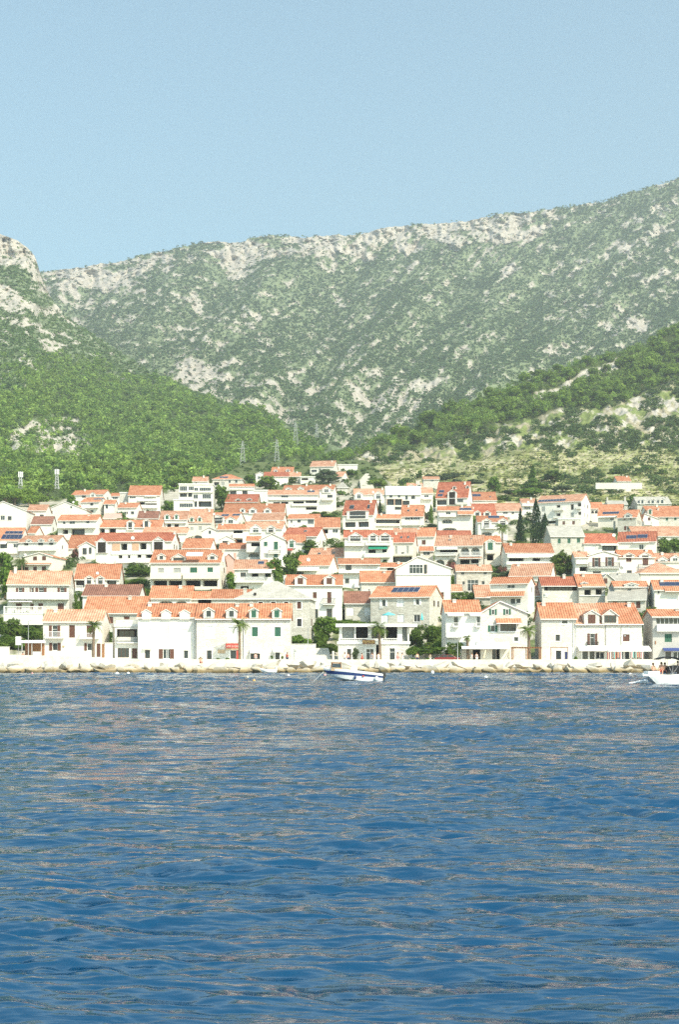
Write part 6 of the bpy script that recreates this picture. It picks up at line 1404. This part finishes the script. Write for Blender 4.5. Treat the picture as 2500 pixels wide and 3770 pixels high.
# parked car
def car():
    Y = 231.5; r = thing('parked_car', 'dark red parked car half hidden behind the sea wall', 'car', (gx(tx('B3', 995), Y), Y, 1.42))
    q = MB(); prof = [(-2.1, .35), (-2.1, .75), (-1.95, .9), (-1.2, .98), (-.65, 1.38), (.7, 1.42), (1.35, 1.02), (2.0, .9), (2.1, .6), (2.1, .35)]
    q.prism(prof, 'y', -.85, .85); o = q.build('body', 'car_red', r); md = o.modifiers.new('b', 'BEVEL'); md.width = .09; md.segments = 2
    for s in (-1, 1):
        q = MB(); q.prism([(-1.12, 1.0), (-.6, 1.34), (.0, 1.37), (.0, 1.0)], 'y', s * .86 - .01, s * .86 + .01); q.build('side_window', 'glass', r)
        q = MB(); q.prism([(.08, 1.0), (.08, 1.37), (.68, 1.37), (1.25, 1.03)], 'y', s * .86 - .01, s * .86 + .01); q.build('side_window', 'glass', r)
        for xx in (-1.3, 1.35):
            q = MB(); K = 14; q.prism([(xx + .33 * math.cos(6.283 * a / K), .33 + .33 * math.sin(6.283 * a / K)) for a in range(K)], 'y', s * .8 - .1, s * .8 + .1); wh = q.build('wheel', 'iron', r)
            q = MB(); q.prism([(xx + .19 * math.cos(6.283 * a / K), .33 + .19 * math.sin(6.283 * a / K)) for a in range(K)], 'y', s * .91 - .01, s * .91 + .01); q.build('rim', 'metal', wh)
    q = MB(); q.quad([(-1.19, -.72, 1.0), (-1.19, .72, 1.0), (-.68, .66, 1.37), (-.68, -.66, 1.37)]); q.build('windscreen', 'glass', r)
    for s in (-1, 1):
        q = MB(); q.box(-2.13, s * .6 - .15, .65, -2.08, s * .6 + .15, .8); q.build('headlight', 'dish', r)
mat('car_red', (.22, .02, .02), .25, spec=.6); car()
# planters and benches behind the wall
for i, (t, x, lab) in enumerate((('B2', 290, 'small terracotta planter left of the yellow lit door'), ('B2', 445, 'terracotta planter under the menu board'), ('B2', 530, 'terracotta planter left of the white shop door'), ('B3', 690, 'white planter beside the low shrubs'), ('B3', 820, 'white planter by the rubble wall'))):
    Y = 231; r = thing('planter', lab, 'planter', (gx(tx(t, x), Y), Y, 1.42)); q = MB(); q.lathe([(.0, 0), (.3, 0), (.42, .55), (.46, .62), (.38, .6), (0, .55)], seg=12); q.build('pot', 'q' if 'terra' in lab else 'trim', r)
    obj('plant', crown_mesh('bush', 'leaf', i % 3, 420, .09), r, (0, 0, .5), 0, (.9, .9, .6))

# ------------------------------------------------------------------ boats
mat('gelcoat', (.84, .84, .82), .25, .02, 1, spec=.5); mat('navy', (.02, .045, .16), .3, spec=.5); mat('canvas_black', (.02, .02, .022), .8)
def hull(root, L, B, sheer, mats, stripe=True, srake=.0, z0=-.25):
    """lofted hull, bow at -x"""
    n = 22; st = []
    for i in range(n):
        u = i / (n - 1); bw = B / 2 * (1 - (1 - min(1, u / .55)) ** 2.2) if u < .55 else B / 2 * (1 - .10 * ((u - .55) / .45) ** 2)
        zs = sheer(u); x = -L / 2 + L * u
        rake = .13 * L * (1 - u) ** 3 - (srake * max(0, (u - .75) / .25) ** 1.5 if u > .75 else 0)
        prof = [(0.0, z0 + .55 * (1 - u) ** 3 * zs, rake * 1.0), (bw * .88, z0 + .28 + .5 * (1 - u) ** 2.5 * zs, rake * .8), (bw * .97, zs * .52 + .05, rake * .5), (bw * 1.0, zs * .86, rake * .12), (bw * 1.02, zs, 0), (bw * .96, zs + .07, 0), (bw * .55, zs + .13, 0), (0, zs + .16, 0)]
        st.append([(x + r_, w, z) for w, z, r_ in prof])
    q = MB(); d = MB()
    for i in range(n - 1):
        for j in range(7):
            for s in (-1, 1):
                P = [(a[0], a[1] * s, a[2]) for a in (st[i][j], st[i + 1][j], st[i + 1][j + 1], st[i][j + 1])]
                if s > 0: P = P[::-1]
                if j < 5: q.quad(P, 1 if (stripe and j == 2) else 0, True)
                else: d.quad(P, 0, True)
    e = st[-1]; q.quad([(a[0], a[1], a[2]) for a in e] + [(a[0], -a[1], a[2]) for a in e[::-1][1:-1]])
    h = q.build('hull', mats, root); d.build('deck', mats[0], root); return h
rb = thing('motor_boat', 'white moored motor boat with a wide navy stripe and outboard engine', 'boat', (gx(1298, 155.5), 155.5, 0)); rb.rotation_euler = (0, 0, .06)
rb.rotation_euler = (0, math.radians(2.0), .06); rb.scale = (.94, .94, .94)
hull(rb, 6.9, 2.3, lambda u: 1.32 - .5 * u ** 1.4, ['gelcoat', 'navy'])
q = MB()
for a, b in (((-2.6, 0, 1.2), (-2.45, 0, 2.0)), ((-1.35, 0, 1.15), (-1.5, 0, 2.02))):
    for s in (-.65, .65): q.tube([(a[0], s, a[2]), (b[0], s * .85, b[2])], [.05, .05], 6)
q.box(-2.55, -.6, 1.98, -1.42, .6, 2.1); q.build('hardtop', 'wood', rb)
q = MB(); q.quad([(-2.55, -.62, 1.5), (-1.4, -.62, 1.5), (-1.46, -.57, 1.95), (-2.47, -.57, 1.95)]); q.build('windscreen', 'glass', rb)
q = MB(); q.box(-2.6, -.68, 1.12, -1.3, .68, 1.5); q.build('cabin', 'wood_pale', rb)
q = MB(); q.box(-.25, -.35, .95, .45, .35, 1.55); q.prism([(-.25, 1.55), (.1, 1.85), (.2, 1.85), (.45, 1.55)], 'y', -.33, .33); q.build('console', 'gelcoat', rb)
q = MB(); q.tube([(-3.45, 0, 1.25), (-3.2, -.5, 1.65), (-2.6, -.85, 1.75), (-1.9, -1.0, 1.6)], [.02] * 4, 6); q.tube([(-3.2, -.5, 1.65), (-3.15, -.5, 1.15)], [.02] * 2, 6); q.tube([(-2.6, -.85, 1.75), (-2.6, -.9, 1.1)], [.02] * 2, 6); q.build('bow_rail', 'metal', rb)
q = MB(); q.box(3.42, -.22, .55, 3.85, .22, 1.15); q.box(3.5, -.1, -.4, 3.75, .1, .55); q.box(2.75, -.3, .85, 3.1, .3, 1.15); q.build('outboard_engine', 'iron', rb)
q = MB(); q.lathe([(0, -.3), (.2, -.22), (.28, 0), (.2, .22), (0, .3)], (2.7, -1.22, .35), 12); q.build('fender', 'gelcoat', rb)
q = MB(); q.lathe([(0, -.24), (.13, -.18), (.15, .1), (.05, .24)], (.2, -1.28, .42), 10); q.build('fender', 'navy', rb)
q = MB(); q.prism([(1.15 + .13 * math.cos(a * .6283), .62 + .1 * math.sin(a * .6283)) for a in range(10)], 'y', -1.2, -1.16); q.build('emblem', 'cloth_red', rb)
q = MB(); q.tube([(gx(1192, 155.3), 155.2, 1.05), (gx(1172, 152), 152.4, .5), (gx(1150, 150), 150, -.05)], [.013] * 3, 5); tag(q.build('mooring_rope', 'cloth_white'), 'pale mooring rope running into the water from the navy striped boat', 'rope')
rb = thing('speed_boat', 'white motor boat with people and a black canopy, at the right edge', 'boat', (gx(2504, 139), 139, 0)); rb.rotation_euler = (0, 0, math.pi + .02)
hull(rb, 6.6, 2.4, lambda u: .80 + .30 * (1 - u) ** 1.5, ['gelcoat', 'gelcoat'], False, 1.1, z0=-.3)
q = MB(); q.box(3.28, -1.0, .82, 3.85, 1.0, 1.0); q.build('swim_platform', 'gelcoat', rb)
q = MB(); q.box(2.2, -1.0, .95, 3.3, 1.0, 1.28); q.build('sun_deck', 'cloth_white', rb)
q = MB(); q.prism([(1.4, 1.1), (1.2, 1.75), (.3, 1.85), (-.2, 1.2)], 'y', -.95, .95); q.build('windscreen', 'canvas_black', rb)
q = MB(); K = 8; pr = [(2.3 - 2.6 * i / K, 2.35 + .35 * math.sin(math.pi * min(1, (i + 1) / K * .9))) for i in range(K + 1)]
q.prism(pr + [(x, z - .07) for x, z in pr[::-1]], 'y', -1.05, 1.05); cn = q.build('canopy', 'canvas_black', rb)
q = MB()
for s in (-1, 1):
    for a in ((.9, 2.62), (1.7, 2.5), (-.1, 2.5)): q.tube([(.95, s * 1.02, 1.0), (a[0], s * 1.0, a[1])], [.014] * 2, 6)
q.build('canopy_frame', 'metal', rb)
for xx, yy, zz, rz, lab, bot in ((2407, 138.6, .35, .5, 'person sitting alone on the stern of the right boat', 'cloth_navy'), (2437, 138.8, .42, -.3, 'person with dark hair sitting in the middle of the right boat stern', 'cloth_red'), (2450, 139.2, .38, .4, 'person sitting beside the black windscreen of the right boat', 'cloth_navy')):
    person(Vector((gx(xx, yy), yy, zz)), rz, 'sit', lab, None, bot, 1.0)
person(Vector((gx(2498, 139), 139, .55)), 1.2, 'stand', 'person standing at the helm of the right boat', None, 'cloth_navy')
rd = thing('rowing_boat', 'small white dinghy by the boulders below the small awnings', 'dinghy', (gx(985, 219), 219, .05)); rd.scale = (.75, .75, .75); rd.rotation_euler = (0, 0, .5)
hull(rd, 3.6, 1.5, lambda u: .55 + .2 * (1 - u) ** 2, ['gelcoat', 'gelcoat'], False, z0=-.2); q = MB(); q.box(1.7, -.2, .5, 2.05, .2, 1.1); q.box(1.8, -.07, -.3, 1.95, .07, .5); q.build('outboard_engine', 'metal_pale', rd); q = MB(); q.box(-.2, -.6, .6, .1, .6, .72); q.build('seat', 'wood_pale', rd)
mat('foam', (.85, .87, .88), .9)
fo = MB(); fr = random.Random(9)
for i in range(420):
    u = fr.random() ** .7; px = 2385 - 68 * u; Y = 142 + fr.uniform(-1.0, 1.0) * (.5 + u); s = fr.uniform(.03, .13) * (1.1 - .7 * u); z = fr.uniform(0, .35) * (1 - u) ** 1.2 + .04; x = gx(px, Y)
    fo.lathe([(0, -s), (s * .8, -s * .5), (s, 0), (s * .8, s * .5), (0, s)], (x, Y, z), 5)
kind(fo.build('wake_foam', 'foam'), 'stuff')
for px, py, r0, c, lab in ((117, 2477, .16, 'cloth_pink', 'tiny pinkish buoy at the left by the boulders'), (430, 2480, .32, 'gelcoat', 'large white buoy below the narrow terrace building'), (471, 2478, .25, 'gelcoat', 'white buoy just right of the large white one'), (911, 2493, .19, 'cloth_beige', 'pale buoy left of the orange buoy'), (935, 2504, .17, 'buoy_orange', 'small orange buoy below the tall palm'),
                           (1062, 2485, .2, 'gelcoat', 'flat white buoy left of the navy striped boat'), (1593, 2477, .24, 'gelcoat', 'white post buoy right of the navy striped boat'), (1790, 2494, .28, 'gelcoat', 'white buoy below the white waterfront house'), (1883, 2481, .17, 'cloth_pink', 'pinkish buoy near the boulders below the palm'), (2322, 2481, .22, 'gelcoat', 'white buoy left of the boat at the right edge'), (2374, 2489, .3, 'gelcoat', 'white cylindrical buoy touching the boat at the right edge'), (1196, 2484, .2, 'cloth_pink', 'pinkish buoy at the bow of the navy striped boat')):
    mat('buoy_orange', (.8, .4, .12), .5)
    Y = min(221, 3 * FPX / (py + 3 - HZ)); r = thing('buoy', lab, 'buoy', (gx(px, Y), Y, .02), 0, 'mooring buoys'); q = MB()
    cyl = 'cyl' in lab or 'post' in lab
    q.lathe([(0, -r0), (r0 * .7, -r0 * .7), (r0, 0), (r0, r0 * .9) if cyl else (r0 * .9, r0 * .45), (r0 * .9, r0 * 1.6) if cyl else (r0 * .6, r0 * .8), (0, r0 * 1.8 if cyl else r0)], seg=12); q.build('float', c, r); q = MB(); tz = r0 * (1.75 if cyl else .95); q.lathe([(.04, 0), (.05, .05), (.03, .09), (0, .1)], (0, 0, tz), 8); q.build('ring', 'metal', r)
# ------------------------------------------------------------------ pylons and masts
def lattice(root, h, wb, wt, lv, rad, m):
    for part in ('tower_frame',):
        q = MB()
        cor = [(-1, -1), (1, -1), (1, 1), (-1, 1)]
        def P(k, c): w = wb + (wt - wb) * k / lv; return (c[0] * w / 2, c[1] * w / 2, h * k / lv)
        for c in cor: q.tube([P(k, c) for k in range(lv + 1)], [rad] * (lv + 1), 5)
        for k in range(lv):
            for i in range(4):
                a, b = cor[i], cor[(i + 1) % 4]; q.tube([P(k, a), P(k + 1, b)], [rad * .6] * 2, 4); q.tube([P(k, b), P(k + 1, a)], [rad * .6] * 2, 4)
        q.build(part, m, root)
for i, (px, pb, pt, lab) in enumerate(((893, 1712, 1622, 'grey lattice pylon, leftmost of four on the pine slope'), (1019, 1700, 1616, 'grey lattice pylon, second from left on the pine slope'), (1088, 1648, 1552, 'tallest rusty lattice pylon on the pine slope'), (1166, 1612, 1558, 'small lattice pylon, rightmost of four on the pine slope'))):
    Y = float(P_L(px, pb)); p = Vector(world(px, pb, Y)); h = (pb - pt) / FPX * Y; r = thing('power_pylon', lab, 'pylon', p, .3, 'power pylons')
    lattice(r, h, h * .2, h * .05, 8, .055, 'metal_pale')
    for k, ww in ((.66, .22), (.82, .17)):
        q = MB(); q.tube([(-h * ww, 0, h * k), (0, 0, h * k + .5), (h * ww, 0, h * k)], [.05, .08, .05], 4); q.build('cross_arm', 'metal_pale', r)
for px, pb, pt, lab in ((74, 1815, 1737, 'white telecom mast among the pines, the left one'), (208, 1800, 1728, 'white telecom mast among the pines, the right one')):
    Y = float(P_L(px, min(pb, 1850))) - 18; p = Vector(world(px, pb, Y)); h = (pb - pt) / FPX * Y; r = thing('telecom_mast', lab, 'mast', p)
    lattice(r, h * .98, h * .2, h * .06, 7, .1, 'metal_pale')
    for a in range(5):
        q = MB(); c, s = math.cos(a * 1.256), math.sin(a * 1.256); cx_, cy_ = .75 * c, .75 * s; q.box(cx_ - .22, cy_ - .1, h * .74, cx_ + .22, cy_ + .1, h); q.build('antenna_panel', 'dish', r)

# ------------------------------------------------------------------ air, light, camera
m = bpy.data.materials.new('haze'); m.use_nodes = True; nt = m.node_tree; nt.nodes.clear()
out = nt.nodes.new('ShaderNodeOutputMaterial'); pv = nt.nodes.new('ShaderNodeVolumePrincipled'); pv.inputs['Color'].default_value = (.86, .94, 1, 1); pv.inputs['Density'].default_value = HAZE = .00021; pv.inputs['Anisotropy'].default_value = .2
nt.links.new(pv.outputs[0], out.inputs['Volume']); MATS['haze'] = m
q = MB(); q.box(-2600, -60, -8, 2600, 3900, 1250); kind(q.build('haze', 'haze'), 'stuff')
sund = Vector((.50, -.62, .74)).normalized()
L_ = bpy.data.lights.new('sun', 'SUN'); L_.energy = 3.5; L_.angle = math.radians(.53); L_.color = (1, .905, .745)
so = bpy.data.objects.new('sun', L_); COL.objects.link(so); so.rotation_euler = sund.to_track_quat('Z', 'Y').to_euler()
wd = bpy.data.worlds.new('World'); S.world = wd; wd.use_nodes = True; nt = wd.node_tree; bg = nt.nodes['Background']
sky = nt.nodes.new('ShaderNodeTexSky'); sky.sky_type = 'NISHITA'; sky.sun_disc = False; sky.sun_elevation = math.asin(sund.z); sky.sun_rotation = math.atan2(sund.x, sund.y)
sky.air_density = 1.0; sky.dust_density = 1.0; sky.ozone_density = .4; sky.altitude = 0
tv = nt.nodes.new('ShaderNodeVectorMath'); tv.operation = 'MULTIPLY'; tv.inputs[1].default_value = (.955, 1.10, .945); nt.links.new(sky.outputs[0], tv.inputs[0]); nt.links.new(tv.outputs[0], bg.inputs['Color']); bg.inputs['Strength'].default_value = .15
cam = bpy.data.cameras.new('camera'); co = bpy.data.objects.new('camera', cam); COL.objects.link(co); co.location = (0, 0, CH); co.rotation_euler = (math.pi / 2, 0, 0)
cam.sensor_fit = 'VERTICAL'; cam.sensor_height = 36; cam.lens = 50; cam.shift_y = (HZ - 1885) / 3770; cam.clip_end = 20000; cam.clip_start = .5; S.camera = co
S.view_settings.view_transform = 'Standard'; S.view_settings.look = 'None'; S.view_settings.gamma = 1; S.view_settings.use_curve_mapping = False; S.view_settings.exposure = .76
S.cycles.max_bounces = 6; S.cycles.diffuse_bounces = 3; S.cycles.volume_bounces = 0; S.cycles.transparent_max_bounces = 4
S.cycles.use_denoising = False
